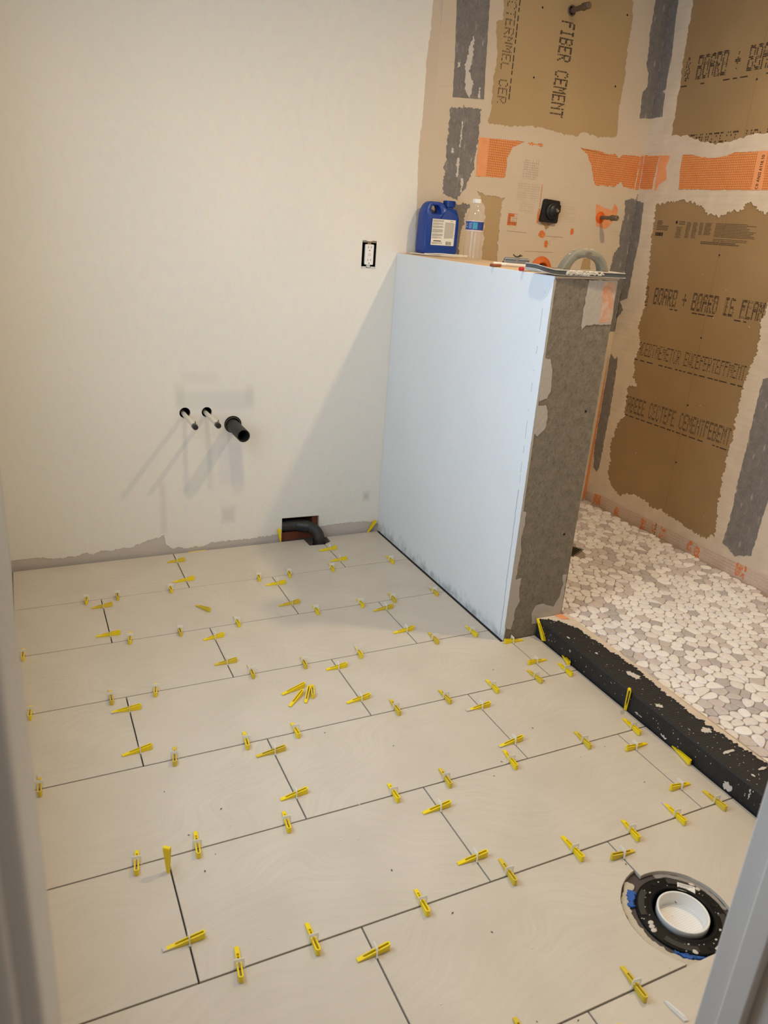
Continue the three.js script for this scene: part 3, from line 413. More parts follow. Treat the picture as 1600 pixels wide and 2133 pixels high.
// ------------------------------------------------------------------ shower pan with sliced pebble mosaic
const pan = structure('floor_shower', 'shower floor of sliced white and grey pebbles');
obj('grout_bed', span(0.234, XR, -0.1, PAN_Y - 0.0042, 0, ZF), std({ color: srgb(164, 147, 132), roughness: 0.95, bumpMap: thinBump, bumpScale: 0.001 }), pan);
const GRATE = [0.645, 0.515];
{
  const r = rng(2024), pts = [], S = 0.0392, x0 = 0.25, x1 = XR - 0.012, z0 = 0.012, z1 = 2.12;
  for (let j = 0, z = z0 - 0.02; z < z1; j++, z += S * 0.86) for (let x = x0 - 0.02 + (j % 2 ? S / 2 : 0); x < x1 + 0.02; x += S) { if (r() < 0.05) continue; pts.push([x + (r() - 0.5) * S * 0.62, z + (r() - 0.5) * S * 0.62]); }
  const veined = (a, b, sd) => dataTex(96, 96, (u, v) => { const k = Math.abs(Math.sin(6 * (u + v * 0.7) + 5 * fbm(u * 3, v * 3, sd, 3))), m = k < 0.25 ? 1 - k * 4 : 0, n = 10 * fbm(u * 8, v * 8, sd, 3); return a.map((c, i) => c + (b[i] - c) * m * 0.6 + n); });
  const cols = [[[246, 244, 243], [224, 218, 216]], [[242, 238, 235], [220, 212, 208]], [[249, 247, 247], [232, 227, 227]], [[236, 230, 228], [208, 200, 198]], [[241, 238, 240], [198, 191, 195]], [[206, 198, 196], [222, 216, 214]], [[190, 183, 183], [212, 206, 206]], [[212, 202, 201], [184, 172, 174]]];
  const mats = cols.map(([a, b], i) => { const t = veined(a, b, i * 3.1 + 1); t.repeat.set(16, 16); return std({ map: t, roughness: 0.42 }); });
  const cells = [], cell = 0.06, hash = new Map(); pts.forEach((p, i) => { const k = `${Math.floor(p[0] / cell)},${Math.floor(p[1] / cell)}`; if (!hash.has(k)) hash.set(k, []); hash.get(k).push(i); });
  const ray = new THREE.Vector3(); camera.updateMatrixWorld(); camera.updateProjectionMatrix();
  pts.forEach((p, i) => {
    if (p[0] < x0 || p[0] > x1 || p[1] < z0 || p[1] > z1) return;
    if (Math.abs(p[0] - GRATE[0]) < 0.075 && Math.abs(p[1] - GRATE[1]) < 0.075) return;
    let poly = [[-0.05, -0.05], [0.05, -0.05], [0.05, 0.05], [-0.05, 0.05]].map(([a, b]) => [p[0] + a, p[1] + b]);
    const a = Math.floor(p[0] / cell), b = Math.floor(p[1] / cell);
    for (let u = a - 2; u <= a + 2; u++) for (let v = b - 2; v <= b + 2; v++) for (const j of hash.get(`${u},${v}`) ?? []) {
      if (j === i) continue; const q = pts[j], nx = q[0] - p[0], nz = q[1] - p[1], L = Math.hypot(nx, nz); if (L > 0.12) continue;
      const mx = (p[0] + q[0]) / 2 - nx / L * 0.0009, mz = (p[1] + q[1]) / 2 - nz / L * 0.0009, f = w => (w[0] - mx) * nx + (w[1] - mz) * nz, o = [];
      for (let k = 0; k < poly.length; k++) { const A = poly[k], B = poly[(k + 1) % poly.length], fa = f(A), fb = f(B); if (fa <= 0) o.push(A); if (fa * fb < 0) { const t = fa / (fa - fb); o.push([A[0] + (B[0] - A[0]) * t, A[1] + (B[1] - A[1]) * t]); } }
      poly = o; if (!poly.length) break;
    }
    if (poly.length < 3) return;
    poly = poly.map(([x, z]) => [clamp(x, 0.237, XR - 0.003), Math.max(z, 0.003)]);
    const grey = r() < 0.25, mat = grey ? 5 + Math.floor(r() * 3) : Math.floor(r() * 5);
    for (let n = 0; n < (grey ? 1 : 2); n++) { const o = [], k = grey ? 0.16 : 0.27; for (let q = 0; q < poly.length; q++) { const A = poly[q], B = poly[(q + 1) % poly.length]; o.push([A[0] + (B[0] - A[0]) * k, A[1] + (B[1] - A[1]) * k], [A[0] + (B[0] - A[0]) * (1 - k), A[1] + (B[1] - A[1]) * (1 - k)]); } poly = o; }
    // thin out very short edges so that a pebble stays light
    poly = poly.filter((A, q) => { const B = poly[(q + 1) % poly.length]; return Math.hypot(A[0] - B[0], A[1] - B[1]) > 0.0022; }); if (poly.length < 5) return;
    let area = 0; for (let q = 0; q < poly.length; q++) { const A = poly[q], B = poly[(q + 1) % poly.length]; area += A[0] * B[1] - B[0] * A[1]; }
    const c = poly.reduce((s, q) => [s[0] + q[0] / poly.length, s[1] + q[1] / poly.length], [0, 0]), top = PAN_Y + (r() - 0.5) * 0.0012, n = poly.length, P = [], I = [];
    const ringAt = (k, y) => { for (const q of poly) P.push(c[0] + (q[0] - c[0]) * k, y, c[1] + (q[1] - c[1]) * k); };
    P.push(c[0], top, c[1]); ringAt(0.9, top); ringAt(1, top - 0.0012); ringAt(1, top - 0.0055);
    const up = area > 0;
    for (let q = 0; q < n; q++) { const A = 1 + q, B = 1 + (q + 1) % n, t = up ? [0, B, A] : [0, A, B]; I.push(...t); for (const s of [0, n]) { const w = [A + s, B + s, B + s + n, A + s + n]; up ? I.push(w[0], w[1], w[2], w[0], w[2], w[3]) : I.push(w[0], w[2], w[1], w[0], w[3], w[2]); } }
    const g = new THREE.BufferGeometry(); g.setAttribute('position', new THREE.Float32BufferAttribute(P, 3)); g.setIndex(I);
    const uv = []; for (let q = 0; q < P.length; q += 3) uv.push(P[q], P[q + 2]); g.setAttribute('uv', new THREE.Float32BufferAttribute(uv, 2)); g.computeVertexNormals();
    ray.set(c[0], top, c[1]); const d = ray.distanceTo(camera.position); ray.project(camera);
    const seen = Math.abs(ray.x) < 1 && Math.abs(ray.y) < 1 && !(c[1] < PONY_Z && camera.position.x + (c[0] - camera.position.x) * ((PONY_Z - camera.position.z) / (c[1] - camera.position.z)) < 0.23);
    cells.push({ g, mat, size: seen ? Math.abs(area) / (d * d * d) : 0 });
  });
  cells.sort((a, b) => b.size - a.size);
  const rest = mats.map(() => []);
  cells.forEach((c, i) => { if (i < 298) obj('pebble', c.g, mats[c.mat], pan); else rest[c.mat].push(c.g); });
  // what is past the limit: joined, one part for each tone of stone
  rest.forEach((l, i) => { if (l.length) obj('pebbles', l, mats[i], pan).userData.kind = 'stuff'; });
}
{ const t = thing('shower_drain', 'dark slotted shower drain grate half hidden behind the half wall', 'drain', [GRATE[0], PAN_Y - 0.004, GRATE[1]], 0.5);
  obj('frame', slab(rect(-0.055, 0.055, -0.055, 0.055), [rect(-0.049, 0.049, -0.049, 0.049)], 0, 0.005, 0.0006).rotateX(-Math.PI / 2), M.steel, t);
  obj('tray', box(0.098, 0.002, 0.098, 0, 0.0005, 0), M.dark, t);
  const bars = []; for (let i = -5; i <= 5; i++) bars.push(box(0.098, 0.0025, 0.0035, 0, 0.003, i * 0.0086)); bars.push(box(0.003, 0.0025, 0.098, -0.025, 0.003, 0), box(0.003, 0.0025, 0.098, 0.025, 0.003, 0)); obj('grille', bars, std({ color: srgb(88, 80, 62), roughness: 0.5, metalness: 0.7 }), t); }

// ------------------------------------------------------------------ curb
const CURB_Y = 0.063;
{
  const t = thing('shower_curb', 'low black ribbed foam shower curb smeared with white thinset', 'curb', [0, 0, 0]);
  const zs = PONY_Z + 0.002, ze = ZF - 0.002, n = 175, sideP = [];
  // ribs run across the curb: profile swept along z
  const prof = (z, k) => { const e = k ? 0.0009 : 0; return [[0.131 + e, -0.009], [0.131 + e, CURB_Y - 0.004 - e], [0.134, CURB_Y - e], [0.19, CURB_Y - e], [0.252, CURB_Y - 0.003 - e]]; };
  const P = [], UV = [], I = []; let rows = 0;
  for (let i = 0; i <= n * 2; i++) { const z = zs + (ze - zs) * i / (n * 2); prof(z, i % 2).forEach(([x, y], j) => { P.push(x, y, z); UV.push(x + y, z); }); rows++; }
  for (let i = 0; i + 1 < rows; i++) for (let j = 0; j < 4; j++) { const a = i * 5 + j, b = a + 1, c = a + 5, d = c + 1; I.push(a, b, c, b, d, c); }
  const g = new THREE.BufferGeometry(); g.setAttribute('position', new THREE.Float32BufferAttribute(P, 3)); g.setAttribute('uv', new THREE.Float32BufferAttribute(UV, 2)); g.setIndex(I); 
  const blackTex = canvasTex(512, 1024, (c, w, h) => { c.fillStyle = '#1d1d1f'; c.fillRect(0, 0, w, h); blotches(c, w, h, 120, [[52, 51, 50], [34, 34, 36], [22, 22, 24]], 41, 8, 50, 0.3); speckle(c, w, h, 700, [[120, 118, 114], [170, 166, 160]], 42, 0.8, 2.2, 0.5); });
  blackTex.repeat.set(5, 1 / 0.5);
  const gg = g.toNonIndexed(); gg.computeVertexNormals();
  obj('foam_core', gg, std({ map: blackTex, roughness: 0.62, side: THREE.DoubleSide }), t);
  obj('end_cap', slab([[0.131, -0.009], [0.131, CURB_Y - 0.004], [0.134, CURB_Y], [0.252, CURB_Y - 0.003], [0.252, -0.009]], [], zs - 0.0005, 0.001), std({ color: srgb(28, 28, 30), roughness: 0.6 }), t);
  // thinset fillet between the curb and the pebbles, with a ragged trowelled edge over the black
  const inner = [[0.134, 1.019], [0.137, 1.03], [0.16, 1.038], [0.19, 1.06], [0.221, 1.12], [0.228, 1.25], [0.24, 1.36], [0.226, 1.49], [0.224, 1.63], [0.234, 1.745], [0.246, 1.85], [0.247, 2.1], [0.247, 2.4]];
  const edge = tornOpen(inner, 0.006, 0.004, 91, 1.1);
  const fl = [...edge.map(([x, z]) => [x, -z]), [0.2535, -2.4], [0.2535, -1.019]];
  const fg = slab(fl.reverse(), [], 0, 0.0012).rotateX(-Math.PI / 2), fp = fg.attributes.position;
  for (let i = 0; i < fp.count; i++) { const x = fp.getX(i), y = fp.getY(i); fp.setY(i, y + CURB_Y + 0.0006 - Math.max(0, x - 0.19) * 0.046); }
  fg.computeVertexNormals(); const bank = slab([[0.2525, CURB_Y - 0.0012], [0.253, CURB_Y - 0.0018], [0.276, PAN_Y + 0.0016], [0.286, PAN_Y - 0.003], [0.25, PAN_Y - 0.004]], [], 1.019, 1.381);
  obj('thinset_fillet', [fg, bank], M.thin, t).userData.label = 'white thinset along the shower edge';
  const sp = (x, z, a, b, s) => slab(torn(ring(x, -z, a, 14, b), Math.min(a, b) * 0.35, 0.004, s, 1), [], CURB_Y + 0.0002, 0.0007).rotateX(-Math.PI / 2);
  for (const [x, z, a, b, s] of [[0.175, 1.27, 0.004, 0.006, 1], [0.16, 1.56, 0.009, 0.009, 2], [0.2, 1.41, 0.013, 0.024, 3], [0.2, 1.69, 0.018, 0.01, 4], [0.185, 1.78, 0.02, 0.005, 5], [0.17, 1.87, 0.004, 0.005, 6], [0.215, 1.86, 0.014, 0.004, 7], [0.15, 1.16, 0.003, 0.007, 8]]) obj('thinset_smear', sp(x, z, a, b, 200 + s), M.smear, t);
  const r = rng(92), dots = []; for (let i = 0; i < 150; i++) dots.push(new THREE.OctahedronGeometry(0.0007 + 0.0012 * r(), 0).scale(1, 0.4, 1.3).translate(0.136 + 0.11 * r(), CURB_Y + 0.0002, 1.03 + 1.1 * r()));
  for (let i = 0; i < 60; i++) dots.push(new THREE.OctahedronGeometry(0.0008 + 0.0012 * r(), 0).scale(0.4, 1.3, 1).translate(0.1308, 0.004 + 0.05 * r(), 1.03 + 1.0 * r())); obj('thinset_splash', dots, M.smear, t).userData.kind = 'stuff';
  obj('membrane_patch', slab(torn([[0.2, -1.02], [0.229, -1.02], [0.233, -1.058], [0.206, -1.05]], 0.002, 0.004, 95), [], CURB_Y + 0.0014, 0.0006).rotateX(-Math.PI / 2), M.orange, t);
  for (const [z, y, a, b, s] of [[1.52, 0.014, 0.014, 0.004, 1], [1.62, 0.01, 0.01, 0.004, 2], [1.84, 0.016, 0.012, 0.012, 3], [1.9, 0.04, 0.003, 0.016, 4], [1.2, 0.04, 0.004, 0.004, 5]]) obj('thinset_smear', slab(torn(ring(z, y, a, 12, b), 0.003, 0.004, 210 + s, 1), [], 0, 0.0007).rotateY(-Math.PI / 2).translate(0.1308, 0, 0), M.smear, t);
}

function settle(t) { t.updateMatrixWorld(true); const b = new THREE.Box3().setFromObject(t), c = b.getCenter(new THREE.Vector3()); c.y = b.min.y; t.position.copy(c); for (const k of t.children) k.position.sub(c); return t; }
settle(scene.getObjectByName('shower_curb'));

// ------------------------------------------------------------------ toilet flange in its cut-out
{
  const t = thing('toilet_flange', 'black plastic toilet flange with white test plug set in a round tile cut-out', 'toilet flange', [FL[0], -0.0105, FL[1]]);
  const prof = [[0.06, -0.03], [0.06, 0.006], [0.064, 0.0095], [0.068, 0.0095], [0.071, 0.0065], [0.09, 0.006], [0.0935, 0.0045], [0.094, 0], [0.094, -0.004]];
  obj('flange_ring', lathe(prof, 56), phys({ color: srgb(15, 14, 14), roughness: 0.5, specularIntensity: 0.35, side: THREE.DoubleSide }), t);
  obj('throat', cyl(0.061, 0.061, 0.06, 40, true).translate(0, -0.028, 0), std({ color: srgb(22, 21, 21), roughness: 0.6, side: THREE.DoubleSide }), t);
  // raised bolt slots and screw holes
  const raised = []; for (const a of [0.4, 2.0, 3.5, 5.1]) { const o = []; for (let i = 0; i <= 8; i++) { const b = a + i / 8 * 0.8; o.push([0.089 * Math.cos(b), 0.089 * Math.sin(b)]); } for (let i = 8; i >= 0; i--) { const b = a + i / 8 * 0.8; o.push([0.076 * Math.cos(b), 0.076 * Math.sin(b)]); } raised.push(slab(o, [], 0, 0.0022, 0.0005).rotateX(-Math.PI / 2).translate(0, 0.0058, 0)); }
  for (const g of raised) obj('bolt_slot', g, M.absDirty, t);
  for (const a of [0.1, 1.65, 3.2, 4.7]) obj('screw_hole', cyl(0.005, 0.005, 0.0012, 12).translate(0.081 * Math.cos(a), 0.0066, 0.081 * Math.sin(a)), M.dark, t);
  const plug = lathe([[0, -0.016], [0.046, -0.016], [0.0475, -0.012], [0.0475, 0.012], [0.049, 0.0135], [0.0512, 0.0135], [0.0525, 0.012], [0.0525, -0.02], [0, -0.02]], 48);
  const plugTex = canvasTex(256, 256, (c, w, h) => { c.fillStyle = '#eeece8'; c.fillRect(0, 0, w, h); c.fillStyle = 'rgba(206,200,196,0.6)'; for (let i = 0; i < 20; i++) c.fillRect(0, i * 13, w, 3); });
  obj('test_plug', plug, M.plastic, t); obj('plug_face', new THREE.CircleGeometry(0.046, 40).rotateX(-Math.PI / 2).translate(0, -0.0155, 0), std({ map: plugTex, roughness: 0.5 }), t);
  const stickerTex = canvasTex(256, 128, (c, w, h) => { c.fillStyle = '#e9e6df'; c.fillRect(0, 0, w, h); c.fillStyle = '#2a2a2a'; const r = rng(4); for (let x = 20; x < 150;) { const l = 2 + 6 * r(); c.fillRect(x, 66, l, 44); x += l + 2 + 5 * r(); } for (let i = 0; i < 3; i++) for (let x = 20; x < 120 + 60 * r();) { const l = 4 + 12 * r(); c.fillRect(x, 14 + i * 15, l, 7); x += l + 4; } c.fillRect(150, 20, 80, 8); });
  obj('sticker', new THREE.PlaneGeometry(0.036, 0.02).rotateX(-Math.PI / 2).rotateY(-0.75).translate(0.056, 0.0085, -0.046), std({ map: stickerTex, roughness: 0.6, side: THREE.DoubleSide }), t);
  const r = rng(15), dab = []; for (let i = 0; i < 46; i++) { const a = r() * 6.28, q = 0.066 + 0.026 * r(); dab.push(new THREE.IcosahedronGeometry(0.0008 + 0.0022 * r() * r(), 0).scale(1.3, 0.35, 1).translate(q * Math.cos(a), 0.0066, q * Math.sin(a))); }
  for (const [a, q] of [[3.15, 0.083], [3.25, 0.079], [3.05, 0.086], [5.7, 0.09], [5.85, 0.086], [2.1, 0.088], [1.5, 0.09]]) dab.push(new THREE.IcosahedronGeometry(0.0062, 1).scale(1.1, 0.3, 0.8).rotateY(a).translate(q * Math.cos(a), 0.0068, q * Math.sin(a)));
  obj('thinset_splash', dab, M.smear, t).userData.kind = 'stuff';
  // crescent of old mortar and blue membrane left in the cut-out
  const cr = (a0, a1, r0, r1, y, amp, s) => { const o = []; for (let i = 0; i <= 26; i++) { const a = a0 + (a1 - a0) * i / 26; o.push([FL[0] + r1 * Math.cos(a), -(FL[1] + r1 * Math.sin(a))]); } for (let i = 26; i >= 0; i--) { const a = a0 + (a1 - a0) * i / 26; o.push([FL[0] + r0 * Math.cos(a), -(FL[1] + r0 * Math.sin(a))]); } return slab(torn(o.reverse(), amp, 0.006, s, 0.8), [], 0, 0.005, 0.001).rotateX(-Math.PI / 2).translate(0, y, 0); };
  obj('mortar_collar', cr(1.55, 4.3, 0.104, 0.121, -0.0118, 0.003, 301), std({ color: srgb(196, 184, 164), roughness: 0.95, bumpMap: thinBump, bumpScale: 0.004 }), flr);
  obj('mortar_collar', cr(4.9, 6.5, 0.095, 0.108, -0.0128, 0.003, 302), std({ color: srgb(150, 142, 134), roughness: 0.95, bumpMap: thinBump, bumpScale: 0.004 }), flr);
  const blue = std({ color: srgb(28, 88, 168), roughness: 0.6 });
  obj('membrane_scrap', cr(3.72, 4.1, 0.095, 0.109, -0.0088, 0.004, 303), blue, flr); obj('membrane_scrap', cr(1.7, 2.5, 0.096, 0.102, -0.0092, 0.0025, 304), blue, flr);
}

// ------------------------------------------------------------------ pipes and fittings on the back wall
function pexStub(x, y, L, label, lean) {
  const t = thing('water_supply_stub', label, 'pipe', [x, y - 0.0125, 0]);
  obj('tube', tube([[0, 0.0125, -0.08], [0, 0.0125, 0], [lean * 0.5, 0.0125, L * 0.5], [lean, 0.0125, L - 0.012]], 0.0085, 20, 18), M.pex, t);
  obj('crimp_ring', new THREE.TorusGeometry(0.0092, 0.0016, 8, 24).scale(1, 1, 2.2).translate(lean, 0.0125, L - 0.016), M.steel, t);
  obj('crimp_tab', rbox(0.004, 0.008, 0.006, 0.001, lean + 0.004, 0.0255, L - 0.016), M.steel, t);
  obj('plug', lathe([[0, -0.012], [0.0075, -0.012], [0.0088, -0.008], [0.0088, 0.004], [0.0098, 0.005], [0.0098, 0.009], [0.0085, 0.011], [0, 0.011]], 20).rotateX(Math.PI / 2).translate(lean, 0.0125, L - 0.004), M.abs, t);
}
pexStub(-0.838, 0.5565, 0.185, 'white water supply stub on the left of two, from the hole with tan insulation', 0.001);
pexStub(-0.755, 0.5575, 0.182, 'white water supply stub nearest the black drain pipe on the wall', 0.001);
{ const t = thing('drain_pipe', 'black plastic sink drain pipe sticking out of the cream wall', 'pipe', [-0.655, 0.485, 0]);
  obj('pipe', lathe([[0.0205, -0.09], [0.0242, -0.09], [0.0242, 0.16], [0.0236, 0.161], [0.0212, 0.161], [0.0205, 0.16], [0.0205, -0.09]], 36).rotateX(Math.PI / 2).translate(0, 0.0232, 0), M.absDirty, t);
  obj('pipe_bottom', cyl(0.0205, 0.0205, 0.002, 24).rotateX(Math.PI / 2).translate(0, 0.0232, -0.085), M.dark, t);
  obj('escutcheon', new THREE.TorusGeometry(0.0315, 0.0022, 8, 40).translate(0.001, 0.0262, 0.002), M.rubber, t); obj('rim', new THREE.TorusGeometry(0.0285, 0.001, 6, 40).translate(0.001, 0.025, 0.0035), M.steel, t); }
{ const t = thing('drain_elbow', 'black drain elbow leaving the wall cut-out and turning down through the floor', 'pipe');
  obj('elbow', tube([[-0.52, 0.052, -0.03], [-0.44, 0.054, -0.024], [-0.36, 0.056, -0.005], [-0.325, 0.053, 0.018], [-0.302, 0.034, 0.044], [-0.298, 0.005, 0.06], [-0.298, -0.06, 0.064]], 0.0235, 60, 24), M.absDirty, t);
  obj('hub', tube([[-0.372, 0.0562, -0.008], [-0.345, 0.0555, 0.006], [-0.33, 0.0545, 0.014]], 0.027, 10, 24), M.abs, t);
  obj('lower_hub', tube([[-0.2985, 0.012, 0.0575], [-0.298, -0.008, 0.0612]], 0.027, 6, 24), M.abs, t); settle(t); }
{ const t = thing('electrical_outlet', 'white duplex wall outlet without cover plate above the half wall', 'outlet', [-0.121, 1.108, 0]);
  const w = std({ color: srgb(240, 236, 230), roughness: 0.35 });
  obj('wall_box', [span(-0.0285, -0.0275, 0.004, 0.102, -0.06, -0.001), span(0.0305, 0.0315, 0.004, 0.102, -0.06, -0.001), span(-0.0285, 0.0315, 0.003, 0.004, -0.06, -0.001), span(-0.0285, 0.0315, 0.102, 0.103, -0.06, -0.001), span(-0.0285, 0.0315, 0.003, 0.103, -0.062, -0.06)], std({ color: srgb(16, 15, 15), roughness: 0.9 }), t);
  const slots = []; const sl = (x, y, h) => rect(x - 0.0011, x + 0.0011, y - h / 2, y + h / 2), rd = y => ring(0.002, y, 0.0024, 14);
  for (const y of [0.081, 0.034]) slots.push(sl(-0.004, y, 0.0085), sl(0.008, y, 0.007), rd(y - 0.012));
  const o = []; { const X = 0.0178, A = 0.0165, B = 0.0915, q = 0.004, cx = 0.001; for (const [a, b, s] of [[cx + X - q, A + q, -1.57], [cx + X - q, B - q, 0], [cx - X + q, B - q, 1.57], [cx - X + q, A + q, 3.14]]) for (let i = 0; i <= 4; i++) o.push([a + q * Math.cos(s + i * 0.3925), b + q * Math.sin(s + i * 0.3925)]); }
  obj('device_face', slab(o, slots, -0.004, 0.0085, 0.0008), w, t); obj('device_body', rbox(0.034, 0.072, 0.03, 0.003, 0.001, 0.054, -0.0195), M.dark, t);
  for (const y of [0.0565, 0.0515]) obj('test_button', rbox(0.012, 0.0035, 0.0014, 0.0006, 0.002, y, 0.0047), std({ color: srgb(214, 210, 204), roughness: 0.4 }), t);
  const strap = (yy, s) => { obj('mounting_strap', slab([[-0.0285, yy], [-0.0285, yy + s * 0.007], [-0.012, yy + s * 0.007], [-0.009, yy + s * 0.0035], [0.009, yy + s * 0.0035], [0.012, yy + s * 0.007], [0.03, yy + s * 0.007], [0.03, yy], [0.008, yy - s * 0.001], [0.006, yy - s * 0.008], [-0.006, yy - s * 0.008], [-0.008, yy - s * 0.001]].slice(0, 12), [ring(-0.008, yy + s * 0.0005, 0.0019, 10), ring(0.0095, yy + s * 0.0005, 0.0019, 10)], 0.0006, 0.0012), s > 0 ? M.steel : std({ color: srgb(214, 212, 206), roughness: 0.4, metalness: 0.4 }), t); };
  strap(0.098, 1); strap(0.0095, -1);
  obj('ground_clip', rbox(0.011, 0.007, 0.002, 0.0006, 0.001, 0.0935, 0.0015), M.brass, t); obj('mounting_screw', cyl(0.0024, 0.0024, 0.002, 14).rotateX(Math.PI / 2).translate(0.001, 0.1, 0.0022), M.brass, t); obj('mounting_screw', cyl(0.0024, 0.0024, 0.002, 14).rotateX(Math.PI / 2).translate(0.001, 0.007, 0.0022), M.metal, t); }
{ const t = thing('shower_valve', 'black square shower valve rough-in with round cartridge on the shower wall', 'valve', [0.697, 1.325, 0]);
  obj('mud_guard', slab([[-0.046, 0.012], [-0.04, 0.006], [0.036, 0.004], [0.041, 0.01], [0.042, 0.086], [0.037, 0.092], [-0.031, 0.096], [-0.037, 0.09]], [], -0.004, 0.022, 0.002), M.rubber, t);
  obj('side_tab', rbox(0.012, 0.03, 0.014, 0.003, 0.046, 0.062, 0.006), M.rubber, t);
  obj('bonnet', lathe([[0, 0.048], [0.012, 0.048], [0.014, 0.046], [0.014, 0.04], [0.024, 0.038], [0.0255, 0.034], [0.0255, 0.028], [0.031, 0.027], [0.033, 0.024], [0.033, 0.016]], 36).rotateX(Math.PI / 2).translate(0.004, 0.05, 0), M.abs, t);
  obj('stem', lathe([[0, 0.062], [0.004, 0.062], [0.005, 0.06], [0.005, 0.047]], 16).rotateX(Math.PI / 2).translate(0.004, 0.051, 0), M.steel, t); obj('cartridge_pin', cyl(0.0022, 0.0022, 0.016, 10).rotateZ(1.2).translate(0.006, 0.056, 0.05), M.metal, t);
  obj('torn_board_edge', slab(torn([[-0.04, 0.004], [0.03, 0.003], [0.012, -0.006], [0.0, -0.026], [-0.012, -0.008]], 0.003, 0.004, 320, 0.8), [], 0, 0.0012), std({ color: srgb(168, 134, 92), roughness: 0.9 }), t); }
function pipeStub(name, label, [x, y], L, r, capR, mat, withSeal) {
  const t = thing(name, label, 'pipe', [x, y - capR, 0]);
  obj('nipple', lathe([[0, -0.05], [r, -0.05], [r, L * 0.62], [r * 1.06, L * 0.63], [r * 1.06, L * 0.66], [r, L * 0.67], [0, L * 0.67]], 24).rotateX(Math.PI / 2).translate(0, capR, 0), mat, t);
  obj('cap', lathe([[0, L * 0.98], [capR * 0.55, L], [capR * 0.8, L], [capR, L * 0.97], [capR, L * 0.74], [capR * 1.12, L * 0.73], [capR * 1.12, L * 0.66], [r, L * 0.65]], 10).rotateX(Math.PI / 2).translate(0, capR, 0), mat, t);
  if (withSeal) obj('pipe_seal', lathe([[r, 0.007], [r * 1.5, 0.0065], [r * 1.9, 0.004], [r * 2.5, 0.0025], [0.0245, 0.0012]], 32).rotateX(Math.PI / 2).translate(0, capR, 0), M.seal, t);
  else obj('wall_collar', new THREE.TorusGeometry(r * 1.75, 0.0025, 8, 28).translate(0, capR, 0.001), M.oldBrass, t);
  return t;
}
pipeStub('shower_outlet_stub', 'capped brass pipe stub in an orange seal beside the corner tape', [0.974, 1.368], 0.112, 0.0078, 0.011, std({ color: srgb(124, 112, 96), roughness: 0.5, metalness: 0.6 }), true);
pipeStub('shower_arm_stub', 'capped brass shower arm stub high on the brown backer board', [0.678, 2.098], 0.105, 0.0095, 0.0125, M.oldBrass, false);
{ const t = thing('tub_outlet_seal', 'orange ringed opening in the shower wall behind the float', 'pipe seal', [0.695, 1.106, 0]); obj('collar', lathe([[0.026, -0.03], [0.027, 0.012], [0.03, 0.016], [0.037, 0.014], [0.046, 0.003], [0.054, 0.0012]], 40).rotateX(Math.PI / 2).translate(0, 0.034, 0), std({ color: srgb(216, 110, 44), roughness: 0.6, side: THREE.DoubleSide }), t); obj('opening', cyl(0.026, 0.026, 0.002, 28).rotateX(Math.PI / 2).translate(0, 0.034, -0.02), M.dark, t); }

